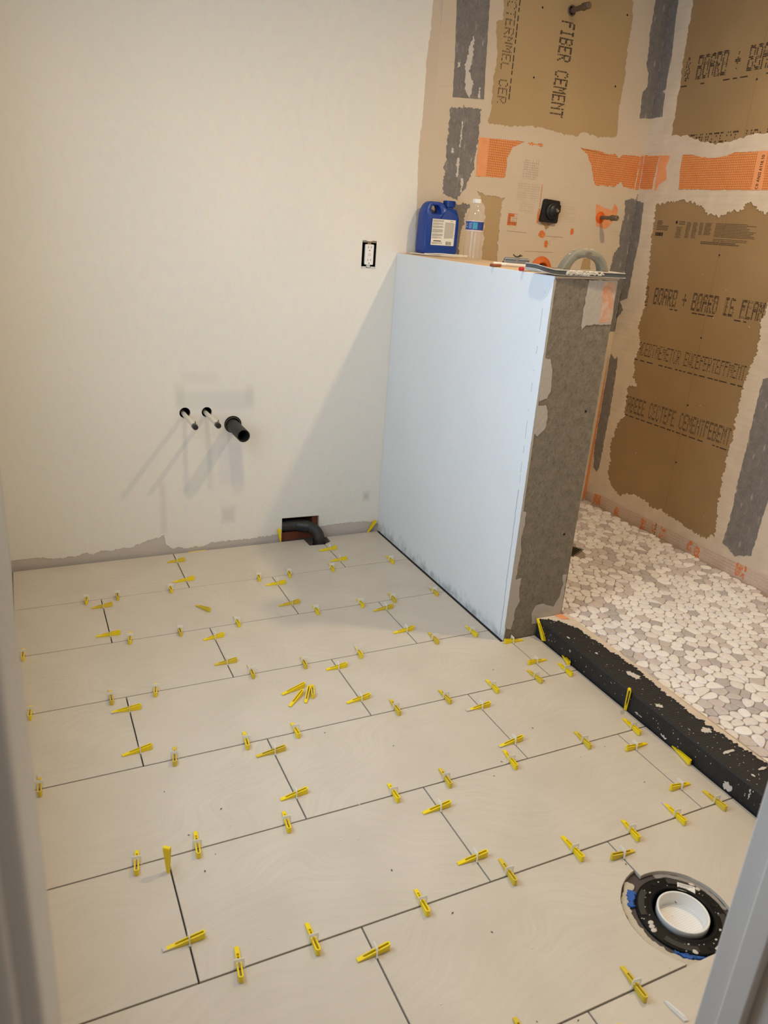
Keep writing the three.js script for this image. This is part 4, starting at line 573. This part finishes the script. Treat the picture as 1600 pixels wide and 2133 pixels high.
// ------------------------------------------------------------------ things standing on the half wall
const TOP = x => PONY_H + 0.0012 + (x - 0.115) * 0.012;
{ // blue jug
  const lid = thing('plastic_sheet', 'thin white plastic sheet lying under the blue jug', 'plastic sheet', [0.15, TOP(0.15) + 0.0006, 0.075], 0.1);
  obj('sheet', slab(torn([[-0.1, -0.052], [0.02, -0.06], [0.1, -0.05], [0.115, 0.03], [0.02, 0.052], [-0.108, 0.05]], 0.002, 0.01, 330), [], 0, 0.004, 0.001).rotateX(-Math.PI / 2), M.plastic, lid);
  obj('curled_edge', tube([[-0.108, 0.005, 0.05], [-0.04, 0.008, 0.058], [0.03, 0.0065, 0.05], [0.11, 0.005, 0.032]], 0.0022, 20, 8), M.plastic, lid);
  const t = thing('blue_jug', 'dark blue plastic jug with a loop handle and white printed label', 'jug', [0.147, TOP(0.147) + 0.0062, 0.046], 0.06);
  const blue = std({ color: srgb(6, 60, 146), roughness: 0.36 });
  const s = new THREE.Shape(); s.moveTo(-0.073, 0.006); s.quadraticCurveTo(-0.073, 0, -0.067, 0); s.lineTo(0.067, 0); s.quadraticCurveTo(0.073, 0, 0.073, 0.006); s.lineTo(0.0725, 0.118); s.quadraticCurveTo(0.072, 0.148, 0.062, 0.16); s.lineTo(0.024, 0.162); s.quadraticCurveTo(0.017, 0.163, 0.012, 0.172); s.quadraticCurveTo(0.002, 0.183, -0.02, 0.1825); s.lineTo(-0.045, 0.1825); s.quadraticCurveTo(-0.069, 0.18, -0.0735, 0.14); s.lineTo(-0.074, 0.03); s.closePath();
  const h = new THREE.Path(); h.moveTo(-0.049, 0.141); h.lineTo(-0.009, 0.139); h.quadraticCurveTo(-0.001, 0.147, -0.005, 0.159); h.quadraticCurveTo(-0.011, 0.174, -0.02, 0.1745); h.lineTo(-0.04, 0.1745); h.quadraticCurveTo(-0.051, 0.171, -0.053, 0.156); h.closePath(); s.holes.push(h);
  const g = new THREE.ExtrudeGeometry(s, { depth: 0.052, bevelEnabled: true, bevelSize: 0.006, bevelThickness: 0.009, bevelOffset: -0.003, bevelSegments: 4, curveSegments: 10 }).translate(0, 0.003, -0.026);
  const p = g.attributes.position; for (let i = 0; i < p.count; i++) { const y = p.getY(i), k = y > 0.13 ? 1 - 0.42 * clamp((y - 0.13) / 0.05) : 1; p.setZ(i, p.getZ(i) * k); } g.computeVertexNormals();
  obj('body', toCreasedNormals(g, 0.7), blue, t);
  obj('base_rib', rbox(0.15, 0.003, 0.0715, 0.001, 0, 0.022, 0), blue, t);
  obj('neck', cyl(0.017, 0.019, 0.014, 28).translate(0.043, 0.169, 0), blue, t);
  const cap = []; cap.push(cyl(0.0225, 0.0235, 0.022, 32).translate(0.043, 0.185, 0)); for (let i = 0; i < 28; i++) { const a = i / 28 * 6.283; cap.push(box(0.0016, 0.019, 0.0016).rotateY(-a).translate(0.043 + 0.0232 * Math.cos(a), 0.185, 0.0232 * Math.sin(a))); } obj('cap', cap, std({ color: srgb(6, 56, 138), roughness: 0.4 }), t);
  const labelTex = canvasTex(512, 560, (c, w, hh) => { c.fillStyle = '#e8e4da'; c.fillRect(0, 0, w, hh); const r = rng(70); const para = (x, y, wd, n, lh, hg) => { for (let i = 0; i < n; i++) { let u = 0; const e = wd * (i === n - 1 ? 0.5 : 0.9 + 0.1 * r()); while (u < e) { const l = 3 + 13 * r(); c.fillStyle = 'rgba(40,38,36,0.78)'; c.fillRect(x + u, y + i * lh, Math.min(l, e - u), hg); u += l + 3; } } };
    para(14, 18, 245, 6, 9, 5); para(14, 84, 245, 5, 9, 5); para(14, 142, 245, 6, 9, 5); para(14, 214, 245, 9, 9, 5); para(14, 312, 245, 7, 9, 5); para(14, 384, 220, 4, 9, 5); para(280, 62, 215, 36, 9.6, 5); para(390, 30, 110, 1, 9, 9); c.fillStyle = 'rgba(190,120,60,0.8)'; c.fillRect(400, 24, 90, 4);
    c.fillStyle = '#2a2622'; c.fillRect(52, 458, 170, 20); para(20, 496, 240, 4, 11, 6); let x = 330; while (x < 445) { const l = 2 + 5 * r(); c.fillStyle = '#28241f'; c.fillRect(x, 470, l, 76); x += l + 2 + 4 * r(); } });
  const lb = slab([[-0.049, 0.032], [0.057, 0.032], [0.0575, 0.127], [-0.0485, 0.127]], [], 0.0352, 0.0006); obj('label', planarUV(lb, -0.049, 0.032, 0.1065, 0.095), std({ map: labelTex, roughness: 0.6 }), t);
}
{ // water bottle
  const t = thing('water_bottle', 'clear empty plastic water bottle with blue label and white cap', 'bottle', [0.155, TOP(0.155), 0.305]);
  const P = [[0.0, 0.006], [0.018, 0.003], [0.026, 0.0], [0.031, 0.004]]; for (let i = 0; i <= 40; i++) { const y = 0.01 + 0.092 * i / 40; P.push([0.0312 - 0.0011 * (0.5 + 0.5 * Math.cos(i * 1.57)), y]); } P.push([0.0322, 0.1], [0.0322, 0.1345], [0.0315, 0.136], [0.029, 0.15], [0.024, 0.166], [0.0175, 0.178], [0.0135, 0.185], [0.0128, 0.19], [0.0155, 0.1915], [0.0155, 0.193], [0.0125, 0.194], [0.0125, 0.203]);
  obj('bottle_body', lathe(P, 48), phys({ color: 0xffffff, roughness: 0.06, transmission: 1, thickness: 0, ior: 1.5, side: THREE.DoubleSide }), t);
  const lt = canvasTex(1024, 160, (c, w, h) => { c.fillStyle = '#22408f'; c.fillRect(0, 0, w, h); c.fillStyle = '#d9cfd6'; c.fillRect(0, 0, w, 12); c.fillRect(0, h - 14, w, 14); c.fillStyle = '#7a2a52'; c.fillRect(0, h - 20, w, 6); const o = 610; c.fillStyle = '#e6e6ea'; c.fillRect(o, 30, 118, 104); c.fillStyle = '#33406e'; const r = rng(6); for (let x = o + 16; x < o + 104;) { const l = 3 + 5 * r(); c.fillRect(x, 62, l, 66); x += l + 3 + 4 * r(); } for (let i = 0; i < 3; i++) c.fillRect(o + 10, 36 + i * 9, 92, 4); c.strokeStyle = '#b8d0e8'; c.lineWidth = 8; c.beginPath(); c.arc(o + 168, 80, 24, 0.4, 5.6); c.stroke(); c.fillStyle = '#8fb4dc'; for (let i = 0; i < 8; i++) c.fillRect(o + 216, 34 + i * 12, 70 - 20 * r(), 6); c.fillStyle = '#3f9bb8'; c.fillRect(o + 300, 26, 80, 106); });
  obj('label', new THREE.CylinderGeometry(0.0328, 0.0328, 0.034, 48, 1, true).translate(0, 0.117, 0), std({ map: lt, roughness: 0.4, side: THREE.DoubleSide }), t);
  const cap = [cyl(0.0146, 0.015, 0.013, 28).translate(0, 0.2005, 0)]; for (let i = 0; i < 30; i++) { const a = i / 30 * 6.283; cap.push(box(0.001, 0.011, 0.001).rotateY(-a).translate(0.0149 * Math.cos(a), 0.2, 0.0149 * Math.sin(a))); } obj('cap', cap, M.plastic, t);
}
{ // small grey case with a wire clip
  const t = thing('metal_case', 'small grey metal case with a twisted clip on top', 'metal case', [0.19, TOP(0.19), 0.545], -0.6);
  obj('case', rbox(0.086, 0.024, 0.034, 0.006, 0, 0.012, 0, 4), std({ color: srgb(140, 144, 148), roughness: 0.38, metalness: 0.55 }), t);
  obj('band', rbox(0.012, 0.0255, 0.0355, 0.002, 0.003, 0.0125, 0), M.steel, t);
  obj('seam', box(0.087, 0.0012, 0.0348, 0, 0.0165, 0), M.dark, t);
  obj('clip', [tube([[-0.013, 0.034, 0.004], [-0.004, 0.028, 0.002], [0.006, 0.0285, 0], [0.018, 0.032, -0.004]], 0.0021, 16, 8), tube([[-0.01, 0.03, -0.006], [0.002, 0.0275, 0.0], [0.012, 0.035, 0.006]], 0.0018, 12, 8)], std({ color: srgb(92, 84, 72), roughness: 0.5, metalness: 0.7 }), t);
  obj('end_knob', rbox(0.007, 0.01, 0.012, 0.002, -0.044, 0.006, 0.006), std({ color: srgb(112, 70, 50), roughness: 0.6 }), t);
}
function penTex(text) { return canvasTex(512, 64, (c, w, h) => { c.fillStyle = '#ece4d4'; c.fillRect(0, 0, w, h); c.fillStyle = '#b04a3a'; c.font = 'bold 26px sans-serif'; c.fillText(text, 200, 40); }); }
{ const t = thing('marker_pen', 'cream marker pen lying behind the red-tipped pencil', 'marker', [0.11, TOP(0.11), 0.665], -0.72);
  obj('barrel', cyl(0.0052, 0.0052, 0.088, 18).rotateZ(Math.PI / 2).translate(0.01, 0.0058, 0), std({ color: srgb(232, 222, 202), roughness: 0.45 }), t); obj('cap', cyl(0.0058, 0.0055, 0.042, 18).rotateZ(Math.PI / 2).translate(-0.054, 0.0058, 0), std({ color: srgb(236, 230, 216), roughness: 0.4 }), t); }
{ const t = thing('red_tipped_pencil', 'white pencil with a red end poking out beside the float', 'pencil', [0.015, TOP(0.015), 0.86], 0.28);
  obj('body', cyl(0.0055, 0.0055, 0.13, 12).rotateZ(Math.PI / 2).translate(0.045, 0.0062, 0), std({ color: srgb(236, 226, 212), roughness: 0.5 }), t); obj('red_end', lathe([[0, 0.014], [0.005, 0.0138], [0.0062, 0.012], [0.0062, 0], [0, 0]], 18).rotateZ(Math.PI / 2).translate(-0.02, 0.0062, 0), std({ color: srgb(196, 22, 26), roughness: 0.4 }), t); }
{ const t = thing('brown_pencil', 'short brown pencil end poking over the half wall edge', 'pencil', [0.022, TOP(0.022), 0.69], 0.35);
  obj('stick', cyl(0.0046, 0.0046, 0.046, 8).rotateZ(Math.PI / 2).translate(-0.009, 0.005, 0), std({ color: srgb(150, 84, 58), roughness: 0.6 }), t); obj('end_cap', lathe([[0, 0.006], [0.0035, 0.0055], [0.005, 0.004], [0.005, 0], [0, 0]], 14).rotateZ(Math.PI / 2).translate(-0.032, 0.005, 0), std({ color: srgb(124, 62, 44), roughness: 0.5 }), t); }
{ // grout float
  const t = thing('grout_float', 'grey grout float with an arched rubber handle lying across the half wall end', 'float', [0.1, TOP(0.1) + 0.0014, 0.975], -0.035);
  const pl = []; { const X = 0.155, Z = 0.05; for (const [a, b, s] of [[X - 0.012, Z - 0.012, 0], [-X + 0.03, Z - 0.03, 1.57], [-X + 0.03, -Z + 0.03, 3.14], [X - 0.012, -Z + 0.012, 4.71]]) { const q = a > 0 ? 0.012 : 0.03; for (let i = 0; i <= 6; i++) pl.push([a + q * Math.cos(s + i * 0.2618), b + q * Math.sin(s + i * 0.2618)]); } }
  const bend = g => { const p = g.attributes.position; for (let i = 0; i < p.count; i++) { const x = p.getX(i); if (x < -0.085) p.setY(i, p.getY(i) + Math.pow(-0.085 - x, 2) * 2.6); } g.computeVertexNormals(); return g; };
  const dense = o => { const out = []; for (let i = 0; i < o.length; i++) { const a = o[i], b = o[(i + 1) % o.length], n = Math.max(1, Math.round(Math.hypot(b[0] - a[0], b[1] - a[1]) / 0.012)); for (let k = 0; k < n; k++) out.push([a[0] + (b[0] - a[0]) * k / n, a[1] + (b[1] - a[1]) * k / n]); } return out; };
  obj('blade', bend(slab(dense(pl), [], 0, 0.0016).rotateX(-Math.PI / 2)), std({ color: srgb(206, 200, 190), roughness: 0.45, metalness: 0.3 }), t);
  const pad = dense(pl.map(([x, y]) => [x * 0.975, y * 0.95])); obj('pad', bend(slab(pad, [], 0, 0.0105, 0.001).rotateX(-Math.PI / 2).translate(0, 0.0017, 0)), std({ color: srgb(84, 86, 86), roughness: 0.8 }), t);
  obj('backing_plate', bend(slab(dense(pl.map(([x, y]) => [x * 0.985, y * 0.97])), [], 0, 0.0022).rotateX(-Math.PI / 2).translate(0, 0.0123, 0)), std({ color: srgb(196, 190, 180), roughness: 0.55, metalness: 0.2 }), t);
  const hs = new THREE.Shape(); hs.moveTo(-0.078, 0.0142); hs.bezierCurveTo(-0.064, 0.046, -0.045, 0.073, 0.0, 0.0735); hs.bezierCurveTo(0.045, 0.074, 0.075, 0.058, 0.088, 0.0142); hs.lineTo(0.062, 0.0142); hs.bezierCurveTo(0.06, 0.034, 0.044, 0.05, 0.004, 0.05); hs.bezierCurveTo(-0.026, 0.05, -0.042, 0.038, -0.05, 0.0142); hs.closePath();
  const hg = new THREE.ExtrudeGeometry(hs, { depth: 0.02, bevelEnabled: true, bevelSize: 0.005, bevelThickness: 0.006, bevelOffset: -0.005, bevelSegments: 4, curveSegments: 18 }).translate(0.024, 0, -0.01);
  obj('handle', toCreasedNormals(hg, 0.8), std({ color: srgb(134, 130, 116), roughness: 0.75, bumpMap: thinBump, bumpScale: 0.0008 }), t);
  const qt = canvasTex(128, 64, (c, w, h) => { c.fillStyle = '#86826f'; c.fillRect(0, 0, w, h); c.strokeStyle = '#5d3a30'; c.lineWidth = 4; c.beginPath(); c.ellipse(w / 2, h / 2, 54, 24, 0, 0, 7); c.stroke(); c.fillStyle = '#5d3a30'; c.font = 'bold 34px sans-serif'; c.textAlign = 'center'; c.fillText('QEP', w / 2, 44); });
  const bs = slab(ring(0.03, 0.06, 0.0125, 24, 0.0055), [], 0.0158, 0.0005); obj('brand_mark', planarUV(bs, 0.0165, 0.0535, 0.027, 0.0135), std({ map: qt, roughness: 0.7 }), t);
  const r = rng(45), crust = []; for (let i = 0; i < 90; i++) { const k = r(); crust.push(new THREE.IcosahedronGeometry(0.0016 + 0.003 * r(), 0).scale(1.8, 0.9, 0.8).translate(-0.06 + 0.13 * k * (0.6 + 0.4 * r()), 0.004 + 0.008 * r(), 0.0482 + 0.001 * r())); } for (let i = 0; i < 14; i++) crust.push(new THREE.IcosahedronGeometry(0.003 + 0.003 * r(), 0).scale(1.5, 0.7, 1).translate(0.128 + 0.022 * r(), 0.006 + 0.008 * r(), 0.04 * r()));
  for (let i = 0; i < 16; i++) { const a = 0.35 + 2.2 * r(); crust.push(new THREE.IcosahedronGeometry(0.001 + 0.0024 * r(), 0).scale(1.3, 0.5, 1).translate(0.026 - 0.085 * Math.cos(a), 0.0142 + 0.06 * Math.sin(a), 0.013 * (r() * 2 - 1))); }
  obj('dried_mortar', crust, std({ color: srgb(206, 198, 184), roughness: 0.95 }), t).userData.kind = 'stuff';
}

// ------------------------------------------------------------------ tile levelling wedges in their clips
function wedgeGeo(L, tipFlat, seed) {
  const r = rng(seed), w = 0.0049, s = new THREE.Shape(), head = 0.031, tip = head - L;
  s.moveTo(tip, -w * 0.86); s.lineTo(head - w, -w); s.absarc(head - w, 0, w, -Math.PI / 2, Math.PI / 2, false); s.lineTo(tip, w * 0.86); s.closePath();
  const h = new THREE.Path(), q = 0.0021; h.moveTo(tip + tipFlat, -q); h.lineTo(tip + tipFlat, q); h.lineTo(head - w, q); h.absarc(head - w, 0, q, Math.PI / 2, -Math.PI / 2, true); h.closePath(); s.holes.push(h);
  const g = new THREE.ExtrudeGeometry(s, { depth: 1, bevelEnabled: false, steps: 1, curveSegments: 7 }).rotateX(-Math.PI / 2), p = g.attributes.position;
  for (let i = 0; i < p.count; i++) { const t = clamp((p.getX(i) - tip) / L), H = 0.0022 + 0.0125 * Math.pow(t, 0.85); p.setY(i, p.getY(i) > 0.5 ? H : 0); }
  const out = [g]; out.push(span(tip + 0.001, tip + tipFlat + 0.004, 0.0003, 0.0019, -w * 0.8, w * 0.8));
  return toCreasedNormals(mergeGeometries(out.map(e => { const k = e.index ? e.toNonIndexed() : e; return k; })), 0.6);
}
const WEDGES = [wedgeGeo(0.078, 0.016, 1), wedgeGeo(0.074, 0.018, 2), wedgeGeo(0.068, 0.012, 3)];
const clipGeo = mergeGeometries([span(-0.0008, 0.0008, -0.009, 0.0185, -0.0098, -0.0066), span(-0.0008, 0.0008, -0.009, 0.0185, 0.0066, 0.0098), span(-0.0007, 0.0007, 0.0145, 0.0225, -0.0092, 0.0092), span(-0.002, 0.002, 0.0004, 0.0014, -0.0108, -0.0068), span(-0.002, 0.002, 0.0004, 0.0014, 0.0068, 0.0108)]);
const tipGeo = span(-0.048, -0.026, 0.0003, 0.0026, -0.0047, 0.0047);
function setWedge(x, z, turn, label, kind, group) {
  const t = thing('leveling_wedge', label, 'tile wedge', [x, 0.0006, z], turn, group);
  obj('wedge', WEDGES[kind.v ?? 0], kind.old ? M.yellowOld : M.yellow, t);
  obj('clip', clipGeo, M.clip, t);
  if (kind.crust) obj('dried_mortar', tipGeo, M.smear, t);
  return t;
}
const LONG = { // where the wedges cross each long joint, counted from the back wall (x)
  1: [-1.247, -1.146, -0.965, -0.64, -0.521, -0.345, -0.089], 2: [-1.452, -1.146, -0.992, -0.803, -0.524, -0.354, -0.227, -0.053], 3: [-1.442, -1.238, -1.119, -0.841, -0.677, -0.492, -0.22, -0.073],
  4: [-1.431, -1.124, -0.942, -0.808, -0.511, -0.349, -0.186, -0.029, 0.088], 5: [-1.259, -1.134, -0.934, -0.665, -0.521, -0.327, -0.09, 0.084], 6: [-1.125, -0.982, -0.749, -0.54, -0.365, -0.2, -0.059, 0.073], 7: [-0.84, -0.715, -0.467] };
const SHORT = { // short joints by tile row: [joint, [z of the wedges], heads to the left]
  1: [[-0.8985, [0.097, 0.27]], [-0.287, [0.153, 0.263]]], 2: [[-1.2, [0.39, 0.588]], [-0.589, [0.396, 0.56]]], 3: [[-0.896, [0.706, 0.863]], [-0.285, [0.695, 0.858]]],
  4: [[-1.199, [1.008, 1.191]], [-0.5875, [0.996, 1.171]], [0.0241, [1.036, 1.17], 1]], 5: [[-0.887, [1.309, 1.476]], [-0.2754, [1.321, 1.487]]], 6: [[-1.1976, [1.774]], [-0.586, [1.635, 1.797]], [0.0256, [1.621, 1.784], 1]], 7: [[-0.884, [1.926]], [-0.272, [1.908], 1]], 8: [[-0.5786, [2.222]]] };
{
  const r = rng(314);
  for (const k in LONG) LONG[k].forEach((x, i) => { const n = LONG[k].length, far = +k < 4;
    const where = i === 0 ? 'at its left end' : i === n - 1 ? 'at its right end' : `${nth(i + 1)} from left`;
    setWedge(x, LINE[k] - 0.002, -Math.PI / 2 + (r() - 0.5) * 0.16 - 0.1, `yellow wedge on the ${nth(+k)} long joint from the back wall, ${where}`, { v: Math.floor(r() * 3), old: r() < (far ? 0.55 : 0.25), crust: r() < (far ? 0.6 : 0.12) }); });
  for (const k in SHORT) SHORT[k].forEach(([x, zs, rev], j) => zs.forEach((z, i) => {
    const side = SHORT[k].length === 1 ? 'single' : nth(j + 1), where = zs.length === 1 ? '' : i ? ', nearer the doorway' : ', nearer the wall';
    setWedge(x, z, (rev ? Math.PI : 0) + (r() - 0.5) * 0.14, `yellow wedge across ${side} short joint of ${nth(+k)} tile row from back wall${where}`, { v: Math.floor(r() * 3), old: r() < 0.25, crust: (k === '4' && j === 0 && i === 0) || (k === '6' && j === 0) || (k === '5' && j === 1) }); }));
}
function looseWedge(p, euler, label, mat = M.yellow, v = 0, group) {
  const t = thing('loose_wedge', label, 'tile wedge', p, 0, group), m = obj('wedge', WEDGES[v], mat, t); m.rotation.set(...euler); m.updateMatrixWorld(true);
  const b = new THREE.Box3().setFromObject(m); m.position.y += p[1] - b.min.y; return t;
}
const flatYaw = (x0, z0, x1, z1) => Math.atan2(-(z1 - z0), x1 - x0);   // from tip to head
looseWedge([-0.886, 0.0006, 0.505], [0, flatYaw(-0.902, 0.478, -0.87, 0.531), 0], 'dirty yellow wedge lying alone on a tile of the second row', M.yellowOld, 2);
looseWedge([-0.745, 0.0006, 1.064], [0, flatYaw(-0.781, 1.074, -0.707, 1.056), 0], 'yellow wedge of the small pile on a tile, topmost, pointing left', M.yellow, 0);
looseWedge([-0.756, 0.0006, 1.108], [0, flatYaw(-0.784, 1.136, -0.729, 1.087), 0], 'yellow wedge of the small pile on a tile, pointing down and left', M.yellow, 1);
looseWedge([-0.723, 0.0006, 1.102], [0, flatYaw(-0.743, 1.131, -0.708, 1.066), 0], 'yellow wedge in the middle of the small pile on a tile', M.yellow, 2);
looseWedge([-0.704, 0.0006, 1.092], [0, flatYaw(-0.693, 1.058, -0.712, 1.116), 0], 'yellow wedge of the small pile on a tile, farthest right', M.yellow, 2);
looseWedge([-1.199, -0.006, 1.598], [0, -0.6, Math.PI / 2 - 0.06], 'yellow wedge standing upright in a short joint of the sixth row', M.yellow, 0);
looseWedge([-0.453, -0.006, 0.0105], [0, 0.05, Math.PI / 2 + 0.03], 'yellow wedge standing upright against the wall left of the drain cut-out', M.yellow, 2);
looseWedge([-0.985, -0.0075, 0.0115], [Math.PI / 2, 0, 0.0], 'yellow wedge lying in the gap along the back wall, the left of two', M.yellow, 1);
looseWedge([-0.795, -0.0055, 0.0115], [Math.PI / 2, 0, 0.02], 'yellow wedge lying in the gap along the back wall, the right of two', M.yellow, 1);
looseWedge([-0.03, -0.004, 0.0115], [0, 0.1, 0.85], 'yellow wedge leaning in the corner of back wall and half wall', M.yellow, 2);
looseWedge([0.1265, 0.0006, 1.05], [Math.PI / 2 - 0.25, 0.1 - Math.PI / 2, 0.25], 'yellow wedge leaning on the black curb end next to the half wall', M.yellow, 0);
looseWedge([0.1245, 0.001, 1.197], [0, -Math.PI / 2 - 0.35, 0], 'yellow wedge tucked under the black curb beside the fourth long joint', M.yellow, 2);
looseWedge([0.1265, 0.0006, 1.472], [0, 0.86, Math.PI / 2 - 0.05], 'yellow wedge standing upright against the black curb', M.yellow, 1);
looseWedge([0.124, 0.001, 1.7], [0, -Math.PI / 2 - 0.2, 0], 'yellow wedge tucked under the black curb beside a white smear', M.yellow, 0);
{ const t = thing('broken_clip_tab', 'broken white clip tab lying on the tile near the right door frame', 'clip', [-0.43, 0.0004, 2.23], -1.35); obj('tab', slab([[-0.024, -0.002], [-0.01, -0.005], [0.02, -0.0062], [0.024, 0.002], [0.014, 0.0058], [-0.012, 0.003]], [], 0, 0.003, 0.0006).rotateX(-Math.PI / 2), M.clip, t); obj('ridge', rbox(0.036, 0.002, 0.002, 0.0006, 0, 0.0036, 0), M.plastic, t); }
{ const r = rng(88), l = []; for (let i = 0; i < 70; i++) { const x = -1.25 + 1.2 * r(), z = 0.3 + 1.9 * r(); if (Math.hypot(x - FL[0], z - FL[1]) < 0.14) continue; l.push(new THREE.IcosahedronGeometry(0.0008 + 0.0016 * r() * r() , 0).scale(1.5, 0.5, 1).rotateY(r() * 6).translate(x, 0.0008, z)); }
  const m = obj('plaster_crumbs', l, std({ color: srgb(228, 222, 212), roughness: 0.9 })); tag(m, 'tiny white plaster crumbs scattered over the floor tiles', 'crumbs'); m.userData.kind = 'stuff'; 
  const d = []; for (let i = 0; i < 26; i++) d.push(new THREE.OctahedronGeometry(0.0012 + 0.0012 * r(), 0).scale(1.6, 0.4, 0.8).rotateY(r() * 6).translate(-1.25 + 1.25 * r(), 0.0008, 1.1 + 1.1 * r())); const q = obj('dark_grit', d, std({ color: srgb(92, 78, 62), roughness: 0.9 })); tag(q, 'tiny dark grit scattered over the nearer floor tiles', 'grit'); q.userData.kind = 'stuff'; }

// ------------------------------------------------------------------ ceiling lights
for (const [x, z, label, k] of LAMPS) {
  const t = thing('recessed_light', label, 'ceiling light', [x, CEIL - 0.02, z]);
  obj('trim_ring', lathe([[0.062, 0.0005], [0.07, 0.0], [0.088, 0.006], [0.092, 0.0195], [0.062, 0.0195]], 40), M.white, t);
  obj('lens', cyl(0.061, 0.061, 0.004, 40).translate(0, 0.012, 0), std({ color: 0xffffff, emissive: WARM, emissiveIntensity: 12 }), t);
  const s = new THREE.SpotLight(WARM, LAMP_POWER * k, 0, x > 0 ? 1.5 : 1.4, x > 0 ? 0.65 : 0.45, 2); s.position.set(x, CEIL - 0.026, z); s.target.position.set(x, 0, z); s.castShadow = true; s.shadow.radius = LAMP_SIZE; s.shadow.mapSize.set(2048, 2048); s.shadow.bias = -0.0005;
  scene.add(s, s.target);
}

const renderer = new THREE.WebGLRenderer({ antialias: true });
renderer.toneMapping = THREE.LinearToneMapping;
renderer.toneMappingExposure = EXPOSURE;
renderer.shadowMap.enabled = true;
renderer.shadowMap.type = THREE.PCFSoftShadowMap;
renderer.render(scene, camera);
